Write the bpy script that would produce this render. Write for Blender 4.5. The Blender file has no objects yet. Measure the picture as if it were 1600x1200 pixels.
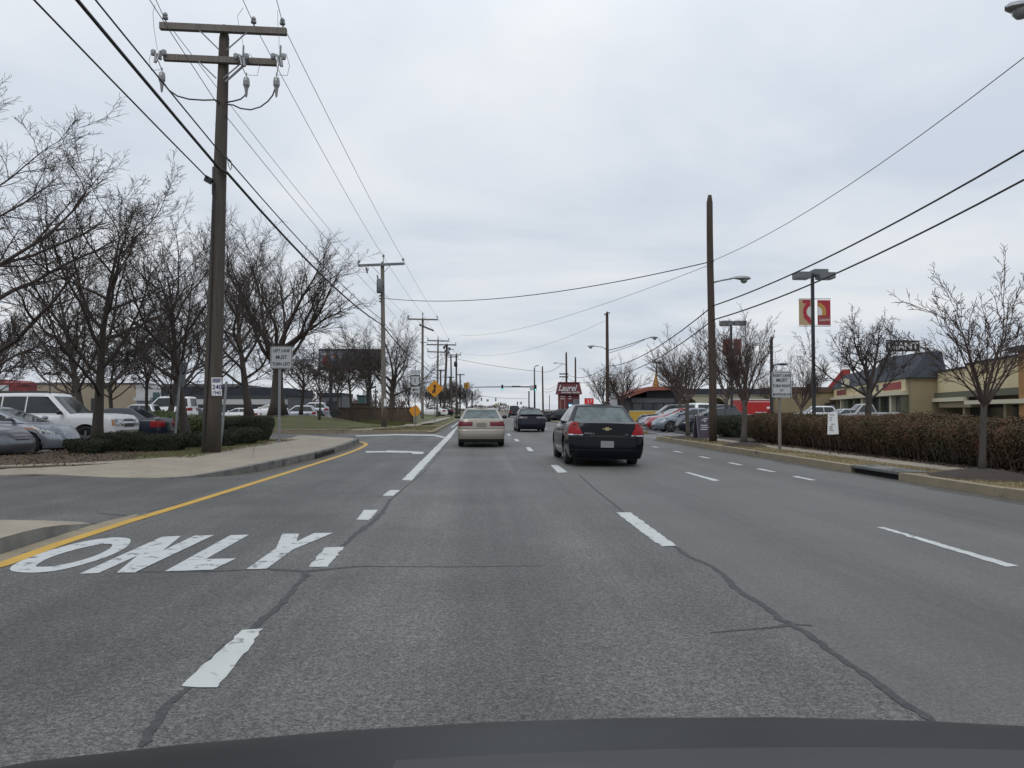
import bpy, math, random
import numpy as np
from mathutils import Vector, Matrix
R = math.radians
scene = bpy.context.scene
COL = scene.collection
# ---------------------------------------------------------------- camera
F = 1250.0                         # focal length in pixels of the 1600 px wide photograph
PITCH, YAW, EYE = math.atan(40/F), math.atan(55/F), 1.35
cam = bpy.data.objects.new('camera', bpy.data.cameras.new('camera'))
COL.objects.link(cam); scene.camera = cam
cam.location = (0, 0, EYE); cam.rotation_euler = (R(90) + PITCH, 0, -YAW)
cam.data.sensor_width = 36; cam.data.lens = F/1600*36
cam.data.clip_start = 0.05; cam.data.clip_end = 6000
_f = Vector((math.sin(YAW)*math.cos(PITCH), math.cos(YAW)*math.cos(PITCH), math.sin(PITCH)))
_r = Vector((math.cos(YAW), -math.sin(YAW), 0)); _u = _r.cross(_f)
def ray(px, py): return _f + _r*((px-800)/F) + _u*((600-py)/F)
def P(px, py, Y):                  # the point at road distance Y seen at that pixel
    d = ray(px, py); k = Y/d.y; return Vector((d.x*k, Y, EYE + d.z*k))
def G(px, py, z=0.0):              # the point of the level z seen at that pixel
    d = ray(px, py); k = (z-EYE)/d.z; return Vector((d.x*k, d.y*k, z))
# ---------------------------------------------------------------- sky, sun
SUN_EL, SUN_AZ = 48, 200
w = bpy.data.worlds.new("World"); scene.world = w; w.use_nodes = True
nt = w.node_tree; N = nt.nodes; LK = nt.links
bg = N['Background']; bg.inputs['Strength'].default_value = 0.1
sky = N.new('ShaderNodeTexSky'); sky.sky_type = 'NISHITA'; sky.sun_disc = False
sky.sun_elevation = R(SUN_EL); sky.sun_rotation = R(SUN_AZ)
tc = N.new('ShaderNodeTexCoord'); sp = N.new('ShaderNodeSeparateXYZ'); LK.new(tc.outputs['Generated'], sp.inputs[0])
def wmath(op, a, b=None, c=None, clamp=False):
    n = N.new('ShaderNodeMath'); n.operation = op; n.use_clamp = clamp
    for i, v in enumerate((a, b, c)):
        if v is None: continue
        if isinstance(v, (int, float)): n.inputs[i].default_value = v
        else: LK.new(v, n.inputs[i])
    return n.outputs[0]
# cloud deck: noise on a flat layer overhead (direction divided by height)
zc = wmath('ADD', wmath('MAXIMUM', sp.outputs[2], 0.0), 0.10)
cx = wmath('DIVIDE', sp.outputs[0], zc); cy = wmath('DIVIDE', sp.outputs[1], zc)
cb = N.new('ShaderNodeCombineXYZ'); LK.new(cx, cb.inputs[0]); LK.new(cy, cb.inputs[1])
n1 = N.new('ShaderNodeTexNoise'); n1.inputs['Scale'].default_value = 0.75; n1.inputs['Detail'].default_value = 6; n1.inputs['Roughness'].default_value = .52; n1.inputs['Distortion'].default_value = .35
LK.new(cb.outputs[0], n1.inputs['Vector'])
ramp = N.new('ShaderNodeValToRGB'); LK.new(n1.outputs['Fac'], ramp.inputs[0])
e = ramp.color_ramp.elements
e[0].position = .36; e[0].color = (.575, .628, .715, 1)
e[1].position = .65; e[1].color = (.785, .808, .830, 1)
m = e.new(.50); m.color = (.675, .718, .780, 1)
# an overcast sky is brighter overhead than it is at the horizon
mr = N.new('ShaderNodeMapRange'); LK.new(sp.outputs[2], mr.inputs[0])
mr.inputs[1].default_value = .0; mr.inputs[2].default_value = .45; mr.inputs[3].default_value = 9.7; mr.inputs[4].default_value = 11.8
mr2 = N.new('ShaderNodeMapRange'); LK.new(sp.outputs[2], mr2.inputs[0])
mr2.inputs[1].default_value = .42; mr2.inputs[2].default_value = 1.0; mr2.inputs[3].default_value = 1.0; mr2.inputs[4].default_value = 1.6
bri = wmath('MULTIPLY', mr.outputs[0], mr2.outputs[0])
sc_ = N.new('ShaderNodeVectorMath'); sc_.operation = 'SCALE'; LK.new(ramp.outputs[0], sc_.inputs[0]); LK.new(bri, sc_.inputs['Scale'])
mx = N.new('ShaderNodeMix'); mx.data_type = 'RGBA'; mx.inputs[0].default_value = .95
LK.new(sky.outputs[0], mx.inputs[6]); LK.new(sc_.outputs[0], mx.inputs[7]); LK.new(mx.outputs[2], bg.inputs['Color'])
sun = bpy.data.objects.new('sun', bpy.data.lights.new('sun', 'SUN')); COL.objects.link(sun)
sun.data.energy = 0.7; sun.data.angle = R(25); sun.data.color = (1, .96, .9)
_sa = R(SUN_AZ); _sd = Vector((math.sin(_sa)*math.cos(R(SUN_EL)), math.cos(_sa)*math.cos(R(SUN_EL)), math.sin(R(SUN_EL))))
sun.rotation_euler = _sd.to_track_quat('Z', 'Y').to_euler()
vs = scene.view_settings; vs.view_transform = 'Standard'; vs.look = 'None'; vs.gamma = 1; vs.exposure = 0
scene.cycles.max_bounces = 6; scene.cycles.diffuse_bounces = 3; scene.cycles.glossy_bounces = 3
# ---------------------------------------------------------------- helpers
def smooth01(a, b, v):
    t = min(1, max(0, (v-a)/(b-a))); return t*t*(3-2*t)
def lerp(a, b, t): return a + (b-a)*t
def interp(tab, v):
    if v <= tab[0][0]: return tab[0][1]
    for (a, x), (b, y) in zip(tab, tab[1:]):
        if v <= b: return lerp(x, y, (v-a)/(b-a)) if b > a else y
    return tab[-1][1]
def curve(tab, v):                 # smooth (Catmull-like) version of interp
    h = .06
    return (interp(tab, v-h) + interp(tab, v-h/2) + interp(tab, v) + interp(tab, v+h/2) + interp(tab, v+h))/5
def link(o, parent=None):
    COL.objects.link(o)
    if parent is not None: o.parent = parent
    return o
def tag(o, label, cat, group=None, kind=None):
    o['label'] = label; o['category'] = cat
    if group: o['group'] = group
    if kind: o['kind'] = kind
    return o
def thing(name, label, cat, loc=(0, 0, 0), rz=0, group=None):
    o = bpy.data.objects.new(name, None); o.empty_display_size = .2
    COL.objects.link(o); o.location = loc; o.rotation_euler = (0, 0, rz)
    return tag(o, label, cat, group)
class MB:
    def __init__(s): s.v = []; s.f = []; s.m = []; s.cur = 0
    def quad(s, *p):
        n = len(s.v); s.v += [tuple(q) for q in p]; s.f.append(tuple(range(n, n+len(p)))); s.m.append(s.cur)
    def box(s, a, b, rz=0, c=None):
        x0, y0, z0 = a; x1, y1, z1 = b; n = len(s.v)
        pts = [(x0,y0,z0),(x1,y0,z0),(x1,y1,z0),(x0,y1,z0),(x0,y0,z1),(x1,y0,z1),(x1,y1,z1),(x0,y1,z1)]
        if rz:
            ox, oy = c if c else ((x0+x1)/2, (y0+y1)/2); k, q = math.cos(rz), math.sin(rz)
            pts = [(ox+(x-ox)*k-(y-oy)*q, oy+(x-ox)*q+(y-oy)*k, z) for x, y, z in pts]
        s.v += pts
        for f in ((3,2,1,0),(4,5,6,7),(0,1,5,4),(1,2,6,5),(2,3,7,6),(3,0,4,7)): s.f.append(tuple(n+i for i in f)); s.m.append(s.cur)
    def cbox(s, c, d, **k): s.box((c[0]-d[0]/2, c[1]-d[1]/2, c[2]-d[2]/2), (c[0]+d[0]/2, c[1]+d[1]/2, c[2]+d[2]/2), **k)
    def obox(s, c, ax, ay, az):     # oriented box: centre and three half axes
        c, ax, ay, az = Vector(c), Vector(ax), Vector(ay), Vector(az); n = len(s.v)
        for k in (-1, 1):
            for i, j in ((-1,-1),(1,-1),(1,1),(-1,1)): s.v.append(tuple(c+ax*i+ay*j+az*k))
        for f in ((3,2,1,0),(4,5,6,7),(0,1,5,4),(1,2,6,5),(2,3,7,6),(3,0,4,7)): s.f.append(tuple(n+i for i in f)); s.m.append(s.cur)
    def bar(s, a, b, w, h, up=(0,0,1)):
        a, b = Vector(a), Vector(b); d = (b-a); L = d.length; d = d/L
        x = d.cross(Vector(up))
        if x.length < 1e-4: x = d.cross(Vector((0,1,0)))
        x.normalize(); y = x.cross(d)
        s.obox((a+b)/2, x*w/2, d*L/2, y*h/2)
    def tube(s, pts, rad, n=6, cap=True):
        pts = [Vector(p) for p in pts]
        if not hasattr(rad, '__len__'): rad = [rad]*len(pts)
        base = len(s.v); ref = None
        for i, p in enumerate(pts):
            d = (pts[min(i+1, len(pts)-1)] - pts[max(i-1, 0)])
            d = d.normalized() if d.length > 1e-9 else Vector((0,0,1))
            if ref is None: ref = d.orthogonal().normalized()
            ref = ref - d*ref.dot(d)
            ref = ref.normalized() if ref.length > 1e-6 else d.orthogonal().normalized()
            b2 = d.cross(ref)
            for k in range(n):
                a = 2*math.pi*k/n; s.v.append(tuple(p + (ref*math.cos(a) + b2*math.sin(a))*rad[i]))
        for i in range(len(pts)-1):
            for k in range(n):
                a = base+i*n+k; b = base+i*n+(k+1) % n
                s.f.append((a, b, b+n, a+n)); s.m.append(s.cur)
        if cap and n > 2:
            s.f.append(tuple(base+k for k in reversed(range(n)))); s.m.append(s.cur)
            s.f.append(tuple(base+(len(pts)-1)*n+k for k in range(n))); s.m.append(s.cur)
    def cyl(s, a, b, r0, r1=None, n=12): s.tube([a, b], [r0, r0 if r1 is None else r1], n)
    def lathe(s, prof, c=(0,0,0), ax='z', n=20):   # prof: (radius, height)
        base = len(s.v)
        for r, h in prof:
            for k in range(n):
                a = 2*math.pi*k/n; x, y = r*math.cos(a), r*math.sin(a)
                q = (x, y, h) if ax == 'z' else ((h, x, y) if ax == 'x' else (x, h, y))
                s.v.append((c[0]+q[0], c[1]+q[1], c[2]+q[2]))
        for i in range(len(prof)-1):
            for k in range(n):
                a = base+i*n+k; b = base+i*n+(k+1) % n; s.f.append((a, b, b+n, a+n)); s.m.append(s.cur)
    def grid(s, rows):
        base = len(s.v); n = len(rows[0])
        for r in rows: s.v += [tuple(p) for p in r]
        for i in range(len(rows)-1):
            for k in range(n-1):
                a = base+i*n+k; s.f.append((a, a+1, a+n+1, a+n)); s.m.append(s.cur)
    def prism(s, poly, z0, z1):
        poly = [(p[0], p[1]) for p in poly]
        ar = sum(poly[i-1][0]*poly[i][1]-poly[i][0]*poly[i-1][1] for i in range(len(poly)))
        if ar < 0: poly = poly[::-1]
        n = len(poly); b = len(s.v)
        s.v += [(x, y, z0) for x, y in poly] + [(x, y, z1) for x, y in poly]
        s.f.append(tuple(b+n+i for i in range(n))); s.m.append(s.cur)
        s.f.append(tuple(b+i for i in reversed(range(n)))); s.m.append(s.cur)
        for i in range(n):
            j = (i+1) % n; s.f.append((b+i, b+j, b+n+j, b+n+i)); s.m.append(s.cur)
    def sheet(s, poly, z):
        poly = [(p[0], p[1]) for p in poly]
        ar = sum(poly[i-1][0]*poly[i][1]-poly[i][0]*poly[i-1][1] for i in range(len(poly)))
        if ar < 0: poly = poly[::-1]
        s.quad(*[(x, y, z) for x, y in poly])
    def mesh(s, name, mats, smooth=False, weld=False):
        me = bpy.data.meshes.new(name); me.from_pydata(s.v, [], s.f)
        for m_ in (mats if isinstance(mats, (list, tuple)) else [mats]): me.materials.append(m_)
        if any(s.m): me.polygons.foreach_set('material_index', s.m)
        if smooth: me.polygons.foreach_set('use_smooth', [True]*len(me.polygons))
        me.update()
        if smooth == 'auto':
            try: me.set_sharp_from_angle(angle=R(35))
            except Exception: pass
        return me
    def build(s, name, mats, parent=None, smooth=False, loc=None):
        o = bpy.data.objects.new(name, s.mesh(name, mats, smooth)); link(o, parent)
        if loc is not None: o.location = loc
        return o
def copy_tree(o, parent=None):
    c = o.copy(); COL.objects.link(c); c.parent = parent
    if parent is not None: c.matrix_parent_inverse = o.matrix_parent_inverse.copy()
    for ch in list(o.children): copy_tree(ch, c)
    return c
def struct(o, label, cat='setting'):
    o['kind'] = 'structure'; o['label'] = label; o['category'] = cat; return o
def np_mesh(name, V, mats, per=4):           # V: (n*per, 3): n separate faces
    n = len(V)//per; me = bpy.data.meshes.new(name)
    me.vertices.add(len(V)); me.vertices.foreach_set('co', np.asarray(V, dtype=np.float32).ravel())
    me.loops.add(n*per); me.loops.foreach_set('vertex_index', np.arange(n*per, dtype=np.int32))
    me.polygons.add(n); me.polygons.foreach_set('loop_start', np.arange(0, n*per, per, dtype=np.int32))
    me.update(calc_edges=True); me.validate()
    for m_ in (mats if isinstance(mats, (list, tuple)) else [mats]): me.materials.append(m_)
    return me
_dg = None
def text(body, size, mat_, parent, loc, rot=(R(90), 0, 0), name='lettering', bold=.0, sx=1.0, shear=0, ex=.002, spacing=1.0):
    cu = bpy.data.curves.new(name, 'FONT'); cu.body = body; cu.size = size; cu.align_x = 'CENTER'; cu.align_y = 'CENTER'
    cu.extrude = ex; cu.offset = bold; cu.shear = shear; cu.space_character = spacing; cu.resolution_u = 3
    t = bpy.data.objects.new('tmp_text', cu); COL.objects.link(t)
    bpy.context.view_layer.update()
    me = bpy.data.meshes.new_from_object(t.evaluated_get(bpy.context.evaluated_depsgraph_get()))
    bpy.data.objects.remove(t); me.materials.clear(); me.materials.append(mat_)
    o = bpy.data.objects.new(name, me); link(o, parent)
    o.location = loc; o.rotation_euler = rot; o.scale = (sx, 1, 1)
    return o
# ---------------------------------------------------------------- materials
def srgb(h, k=1.0):
    h = h.lstrip('#'); c = [int(h[i:i+2], 16)/255 for i in (0, 2, 4)]
    return tuple((x/12.92 if x <= .04045 else ((x+.055)/1.055)**2.4)*k for x in c)
def mat(name, col, rough=.7, metal=0, var=None, bump=None, spec=.5, coat=0, emit=None, coords='Object', stretch=None, blotch=None):
    """var=(scale, second colour, sharpness 0..1); blotch=(scale, colour, threshold): spots with an edge; bump=(scale, strength)"""
    m_ = bpy.data.materials.new(name); m_.use_nodes = True
    t = m_.node_tree; b = t.nodes['Principled BSDF']
    b.inputs['Base Color'].default_value = (*col, 1); b.inputs['Roughness'].default_value = rough; b.inputs['Metallic'].default_value = metal
    b.inputs['Specular IOR Level'].default_value = spec
    if coat: b.inputs['Coat Weight'].default_value = coat; b.inputs['Coat Roughness'].default_value = .08
    if emit: b.inputs['Emission Color'].default_value = (*emit[0], 1); b.inputs['Emission Strength'].default_value = emit[1]
    if var or bump or blotch:
        c = t.nodes.new('ShaderNodeTexCoord'); src = c.outputs[coords]
        if stretch:
            mp = t.nodes.new('ShaderNodeMapping'); mp.inputs['Scale'].default_value = stretch; t.links.new(src, mp.inputs['Vector']); src = mp.outputs[0]
        out = None
        if var:
            n = t.nodes.new('ShaderNodeTexNoise'); n.inputs['Scale'].default_value = var[0]; n.inputs['Detail'].default_value = 5; n.inputs['Roughness'].default_value = .6
            t.links.new(src, n.inputs['Vector'])
            r_ = t.nodes.new('ShaderNodeValToRGB'); k = .28*(1-var[2]) if len(var) > 2 else .2
            r_.color_ramp.elements[0].position = .5-k; r_.color_ramp.elements[1].position = .5+k
            r_.color_ramp.elements[0].color = (*col, 1); r_.color_ramp.elements[1].color = (*var[1], 1)
            t.links.new(n.outputs['Fac'], r_.inputs[0]); out = r_.outputs[0]
        if blotch:
            n = t.nodes.new('ShaderNodeTexNoise'); n.inputs['Scale'].default_value = blotch[0]; n.inputs['Detail'].default_value = 8; n.inputs['Roughness'].default_value = .7
            t.links.new(src, n.inputs['Vector'])
            mr_ = t.nodes.new('ShaderNodeMapRange'); mr_.inputs[1].default_value = blotch[2]; mr_.inputs[2].default_value = blotch[2]+.07
            t.links.new(n.outputs['Fac'], mr_.inputs[0])
            mm = t.nodes.new('ShaderNodeMix'); mm.data_type = 'RGBA'; t.links.new(mr_.outputs[0], mm.inputs[0])
            if out is not None: t.links.new(out, mm.inputs[6])
            else: mm.inputs[6].default_value = (*col, 1)
            mm.inputs[7].default_value = (*blotch[1], 1); out = mm.outputs[2]
        if out is not None: t.links.new(out, b.inputs['Base Color'])
        if bump:
            n = t.nodes.new('ShaderNodeTexNoise'); n.inputs['Scale'].default_value = bump[0]; n.inputs['Detail'].default_value = 4
            t.links.new(src, n.inputs['Vector'])
            bp = t.nodes.new('ShaderNodeBump'); bp.inputs['Strength'].default_value = bump[1]; bp.inputs['Distance'].default_value = .02
            t.links.new(n.outputs['Fac'], bp.inputs['Height']); t.links.new(bp.outputs[0], b.inputs['Normal'])
    return m_
def asphalt(name, base, streak=True):
    m_ = bpy.data.materials.new(name); m_.use_nodes = True; t = m_.node_tree; b = t.nodes['Principled BSDF']
    L = t.links.new
    geo = t.nodes.new('ShaderNodeNewGeometry'); pos = geo.outputs['Position']
    def noise(sc, det, rough, vec=pos):
        n = t.nodes.new('ShaderNodeTexNoise'); n.inputs['Scale'].default_value = sc; n.inputs['Detail'].default_value = det; n.inputs['Roughness'].default_value = rough
        L(vec, n.inputs['Vector']); return n.outputs['Fac']
    def mrange(v, a, b_, c, d):
        n = t.nodes.new('ShaderNodeMapRange'); L(v, n.inputs[0])
        for i, q in enumerate((a, b_, c, d)): n.inputs[i+1].default_value = q
        return n.outputs[0]
    def mul(a, b_):
        n = t.nodes.new('ShaderNodeMath'); n.operation = 'MULTIPLY'; L(a, n.inputs[0]); L(b_, n.inputs[1]); return n.outputs[0]
    vor = t.nodes.new('ShaderNodeTexVoronoi'); vor.inputs['Scale'].default_value = 105; L(pos, vor.inputs['Vector'])
    sepc = t.nodes.new('ShaderNodeSeparateColor'); L(vor.outputs['Color'], sepc.inputs[0])
    stone = mrange(sepc.outputs[0], 0, 1, .35, 1.80)
    stone2 = mrange(noise(26, 3, .7), .3, .7, .6, 1.4)
    big = mrange(noise(.35, 5, .65), .3, .7, .70, 1.26)
    v = mul(mul(stone, stone2), big)
    if streak:
        mp = t.nodes.new('ShaderNodeMapping'); mp.inputs['Scale'].default_value = (1.5, .035, 1); L(pos, mp.inputs['Vector'])
        v = mul(v, mrange(noise(1.0, 4, .55, mp.outputs[0]), .3, .7, .74, 1.22))
        mp2 = t.nodes.new('ShaderNodeMapping'); mp2.inputs['Scale'].default_value = (7, .3, 1); L(pos, mp2.inputs['Vector'])
        v = mul(v, mrange(noise(1.0, 5, .6, mp2.outputs[0]), .3, .7, .9, 1.1))
    if streak:                 # three strips of paving of different age, divided by the tarred seams
        sx = t.nodes.new('ShaderNodeSeparateXYZ'); L(pos, sx.inputs[0])
        wob = t.nodes.new('ShaderNodeMath'); wob.operation = 'MULTIPLY_ADD'; L(noise(1.5, 3, .6), wob.inputs[0]); wob.inputs[1].default_value = .5; L(sx.outputs[0], wob.inputs[2])
        right_ = mrange(wob.outputs[0], 2.12, 2.22, 0, 1); left_ = mrange(wob.outputs[0], -1.25, -1.15, 1, 0)
        sm = t.nodes.new('ShaderNodeMix'); sm.data_type = 'FLOAT'; L(right_, sm.inputs[0]); L(v, sm.inputs[2])
        soft = t.nodes.new('ShaderNodeMath'); soft.operation = 'MULTIPLY_ADD'; L(v, soft.inputs[0]); soft.inputs[1].default_value = .5; soft.inputs[2].default_value = .62; L(soft.outputs[0], sm.inputs[3])
        v = mul(sm.outputs[0], mrange(left_, 0, 1, 1, .93))
        # oil drip line down the middle of every lane
        cs = t.nodes.new('ShaderNodeMath'); cs.operation = 'MULTIPLY_ADD'; L(sx.outputs[0], cs.inputs[0]); cs.inputs[1].default_value = 2*math.pi/3.05; cs.inputs[2].default_value = -.41
        co = t.nodes.new('ShaderNodeMath'); co.operation = 'COSINE'; L(cs.outputs[0], co.inputs[0])
        v = mul(v, mrange(mul(mrange(co.outputs[0], .35, 1, 0, 1), mrange(noise(1.0, 3, .6, mp2.outputs[0]), .38, .62, .25, 1)), 0, 1, 1.03, .76))
        # old oily patch in the turn lane
        v = mul(v, mrange(mul(mrange(noise(.55, 4, .6), .42, .6, 0, 1), left_), 0, 1, 1, .80))
    cc = t.nodes.new('ShaderNodeVectorMath'); cc.operation = 'SCALE'; cc.inputs[0].default_value = base; L(v, cc.inputs['Scale'])
    L(cc.outputs[0], b.inputs['Base Color']); b.inputs['Roughness'].default_value = .66; b.inputs['Specular IOR Level'].default_value = .5
    bp = t.nodes.new('ShaderNodeBump'); bp.inputs['Strength'].default_value = .35; bp.inputs['Distance'].default_value = .006
    L(noise(90, 3, .6), bp.inputs['Height']); L(bp.outputs[0], b.inputs['Normal'])
    return m_
M = {}
M['asphalt'] = asphalt('asphalt', (.0755, .0745, .0695))
M['lot_asphalt'] = asphalt('lot_asphalt', (.12, .12, .122), False)
M['tar'] = mat('tar', (.024, .026, .029), .7, var=(22, (.062, .062, .062), .35), spec=.35)
M['white_paint'] = mat('white_paint', (.47, .49, .475), .6, blotch=(9, (.15, .155, .155), .565), var=(2.5, (.40, .42, .41)))
M['worn_paint'] = mat('worn_paint', (.45, .47, .46), .6, blotch=(7, (.11, .115, .115), .55), var=(2, (.42, .44, .44)))
M['yellow_paint'] = mat('yellow_paint', (.50, .30, .028), .6, blotch=(8, (.16, .12, .055), .60), var=(1.5, (.40, .235, .03)))
M['concrete'] = mat('concrete', (.285, .25, .195), .85, var=(1.3, (.215, .188, .148), .2), blotch=(2.2, (.15, .13, .105), .60), bump=(40, .2))
M['kerb'] = mat('kerb', (.265, .22, .145), .85, var=(2, (.18, .152, .108), .2), blotch=(1.6, (.085, .08, .072), .60), bump=(30, .25))
M['kerb_grey'] = mat('kerb_grey', (.20, .19, .17), .85, var=(2, (.10, .10, .095), .3), blotch=(1.1, (.05, .05, .05), .54), bump=(30, .25))
M['lawn'] = mat('lawn', (.044, .060, .014), .95, var=(.5, (.12, .105, .040), .15), blotch=(5, (.075, .085, .028), .52), bump=(60, .6))
M['dry_grass'] = mat('dry_grass', (.215, .165, .085), .95, var=(1.6, (.15, .12, .06), .1), blotch=(7, (.25, .20, .11), .55), bump=(60, .6))
M['mulch'] = mat('mulch', (.024, .018, .014), .95, var=(10, (.046, .034, .025), .2), bump=(35, 1))
M['bare_soil'] = mat('bare_soil', (.040, .030, .021), .95, var=(5, (.075, .056, .038), .2), blotch=(16, (.115, .085, .055), .6), bump=(35, 1))
M['patchy_grass'] = mat('patchy_grass', (.085, .080, .030), .95, var=(.7, (.185, .145, .070), .2), blotch=(6, (.12, .095, .045), .55), bump=(60, .6))
M['far_ground'] = mat('far_ground', (.075, .07, .05), .95, var=(.05, (.10, .09, .065)))
M['dark_hole'] = mat('dark_hole', (.006, .006, .006), .9)
M['pole_wood'] = mat('pole_wood', (.085, .072, .060), .9, var=(3, (.045, .038, .032), .1), stretch=(6, 6, .35), bump=(9, .5))
M['pole_grey'] = mat('pole_grey', (.19, .175, .155), .9, var=(3, (.115, .10, .09), .1), stretch=(6, 6, .35), bump=(9, .5))
M['pole_brown'] = mat('pole_brown', (.075, .052, .040), .9, var=(3, (.040, .030, .025), .1), stretch=(6, 6, .35), bump=(9, .5))
M['steel'] = mat('steel', (.30, .31, .32), .45, .6, var=(3, (.22, .23, .24)))
M['dull_steel'] = mat('dull_steel', (.17, .18, .19), .55, .5, var=(3, (.12, .13, .14)))
M['dark_steel'] = mat('dark_steel', (.03, .032, .036), .45, .3)
M['porcelain'] = mat('porcelain', (.20, .21, .22), .3, coat=.3)
M['cable'] = mat('cable', (.012, .012, .014), .6)
M['thin_wire'] = mat('thin_wire', (.045, .045, .05), .5)
M['black'] = mat('black', (.012, .012, .013), .5)
M['rubber'] = mat('rubber', (.018, .018, .019), .75)
M['chrome'] = mat('chrome', (.62, .63, .65), .15, 1)
M['glass'] = mat('glass', (.012, .018, .019), .06, spec=.5, coat=.1)
M['glass_teal'] = mat('glass_teal', (.018, .034, .036), .09, spec=.42, var=(3.2, (.075, .105, .105), .55))
M['shop_glass'] = mat('shop_glass', (.022, .028, .035), .12, spec=.7, var=(.5, (.06, .07, .075), .3))
M['red_lens'] = mat('red_lens', (.27, .007, .009), .35, spec=.25, var=(9, (.16, .005, .008)))
M['maroon_lens'] = mat('maroon_lens', (.13, .010, .018), .3, spec=.3, var=(9, (.085, .008, .014)))
M['clear_lens'] = mat('clear_lens', (.60, .62, .64), .15, .2, coat=.5, var=(11, (.05, .055, .06), .75))
M['amber_lens'] = mat('amber_lens', (.42, .17, .05), .2, coat=.6)
M['plate'] = mat('plate', (.20, .20, .215), .5)
M['bark'] = mat('bark', (.042, .035, .030), .95, var=(8, (.068, .058, .050), .2), stretch=(3, 3, .6), bump=(20, .8))
M['bark_grey'] = mat('bark_grey', (.090, .080, .072), .95, var=(8, (.055, .048, .044), .2), stretch=(3, 3, .6), bump=(20, .6))
M['twig'] = mat('twig', (.070, .058, .053), .95, spec=.2)
M['twig_brown'] = mat('twig_brown', (.092, .070, .062), .95, spec=.2)
M['sign_white'] = mat('sign_white', (.44, .46, .47), .5, var=(3, (.38, .40, .41)))
M['sign_black'] = mat('sign_black', (.015, .015, .016), .55)
M['sign_amber'] = mat('sign_amber', (.62, .27, .012), .5, var=(3, (.55, .22, .012)))
M['paper'] = mat('paper', (.68, .69, .70), .7)
M['ink_blue'] = mat('ink_blue', (.03, .035, .13), .7)
M['leaf_dark'] = mat('leaf_dark', (.020, .026, .010), .8, var=(1.4, (.034, .040, .015), .2), blotch=(9, (.045, .045, .018), .62))
M['leaf_yew'] = mat('leaf_yew', (.012, .018, .008), .85, var=(1.8, (.028, .036, .013), .1), blotch=(8, (.05, .06, .02), .64))
M['leaf_laurel'] = mat('leaf_laurel', (.035, .055, .015), .55, var=(2.5, (.085, .105, .022), .2), blotch=(7, (.13, .14, .03), .66))
M['leaf_brown'] = mat('leaf_brown', (.044, .043, .015), .85, var=(.9, (.112, .058, .030), .25), blotch=(2.6, (.155, .048, .034), .575))
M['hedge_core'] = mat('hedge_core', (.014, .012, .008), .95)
M['blade'] = mat('blade', (.06, .066, .02), .8, var=(3, (.15, .125, .055), .1))
M['blade_dry'] = mat('blade_dry', (.23, .18, .09), .8, var=(2, (.13, .115, .05), .1))
M['dead_leaf'] = mat('dead_leaf', (.16, .10, .055), .8, var=(5, (.07, .045, .03), .3))
def paint(name, col, metal=.35, rough=.28, spec=.5): return mat(name, col, rough, metal, coat=.45, spec=spec, var=(1.2, tuple(c*.9 for c in col)))
# ================================================================ THE GROUND, ROAD, PAVEMENTS
def gp(*pix, z=0.0): return [G(x, y, z) for x, y in pix]
def terrain(X, Y):                 # level of the grass and lots left of the road beyond the crossing
    a = smooth01(46, 62, Y)*smooth01(-6.4, -13, X)
    return .13 + .78*a
g = MB(); g.quad((-3000, -600, -.03), (3000, -600, -.03), (3000, 3200, -.03), (-3000, 3200, -.03))
struct(g.build('ground', M['far_ground']), 'brown winter ground reaching to the horizon', 'ground')
KX = 8.05                          # face of the right kerb
road = MB()
road.sheet([(-5.2, -25), (KX+.3, -25), (KX+.3, 700), (-2.4, 700), (-2.4, 46), (-5.2, 46)], 0.0)
road.sheet([(-60, 8.6), (-5.2, 8.6), (-5.2, 16.8), (-60, 16.8)], 0.0)
road.sheet([(-60, 34.5), (-5.2, 34.5), (-5.2, 46), (-60, 46)], 0.0)
road_o = struct(road.build('road', M['asphalt']), 'grey asphalt one way road with three through lanes and a left turn lane', 'road')
lot = MB(); lot.sheet([(-60, 16.8), (-12.15, 16.8), (-12.15, 34.5), (-60, 34.5)], -.004)
struct(lot.build('parking_lot_surface', M['lot_asphalt']), 'asphalt car park left of the road where silver and white cars stand', 'car park')
lot = MB(); lot.sheet([(10.0, 30.5), (90, 6), (90, 170), (10.0, 170)], -.004); lot.sheet([(KX+.3, 36.5), (10.0, 36.5), (10.0, 43.6), (KX+.3, 43.6)], -.004)
struct(lot.build('parking_lot_surface', M['lot_asphalt']), 'asphalt shopping centre car park right of the road behind the hedge', 'car park')
# --- painted markings: parts of the road
def ragged(poly, seed, amp=.007, step=.07):
    rnd = random.Random(seed); out = []
    for p, q in zip(poly, poly[1:]+poly[:1]):
        p, q = Vector(p[:2]), Vector(q[:2]); L = (q-p).length; n = max(1, min(60, int(L/step)))
        for i in range(n): out.append(p.lerp(q, i/n)+Vector((rnd.gauss(0, amp), rnd.gauss(0, amp))) if i else p)
    return out
def mark(name, poly, m_, z=.004):
    b = MB(); b.sheet(ragged(poly, int(abs(poly[0][1])*97)), z); return b.build(name, M[m_], road_o)
def stripe(name, x, y0, y1, w, m_='white_paint', z=.004): return mark(name, [(x-w/2, y0), (x+w/2, y0), (x+w/2, y1), (x-w/2, y1)], m_, z)
for q in ([(283,1073),(340,1075),(412,983),(378,985)], [(482,886),(512,886),(538,855),(508,856)], [(556,812),(577,813),(591,797),(570,797)], [(598,775),(614,775),(626,766),(609,766)]):
    mark('lane_dash', gp(*q), 'white_paint')
mark('edge_line', gp((628,750),(643,751),(705,683),(712,672),(719,663),(708,672),(696,683)), 'white_paint')
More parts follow.
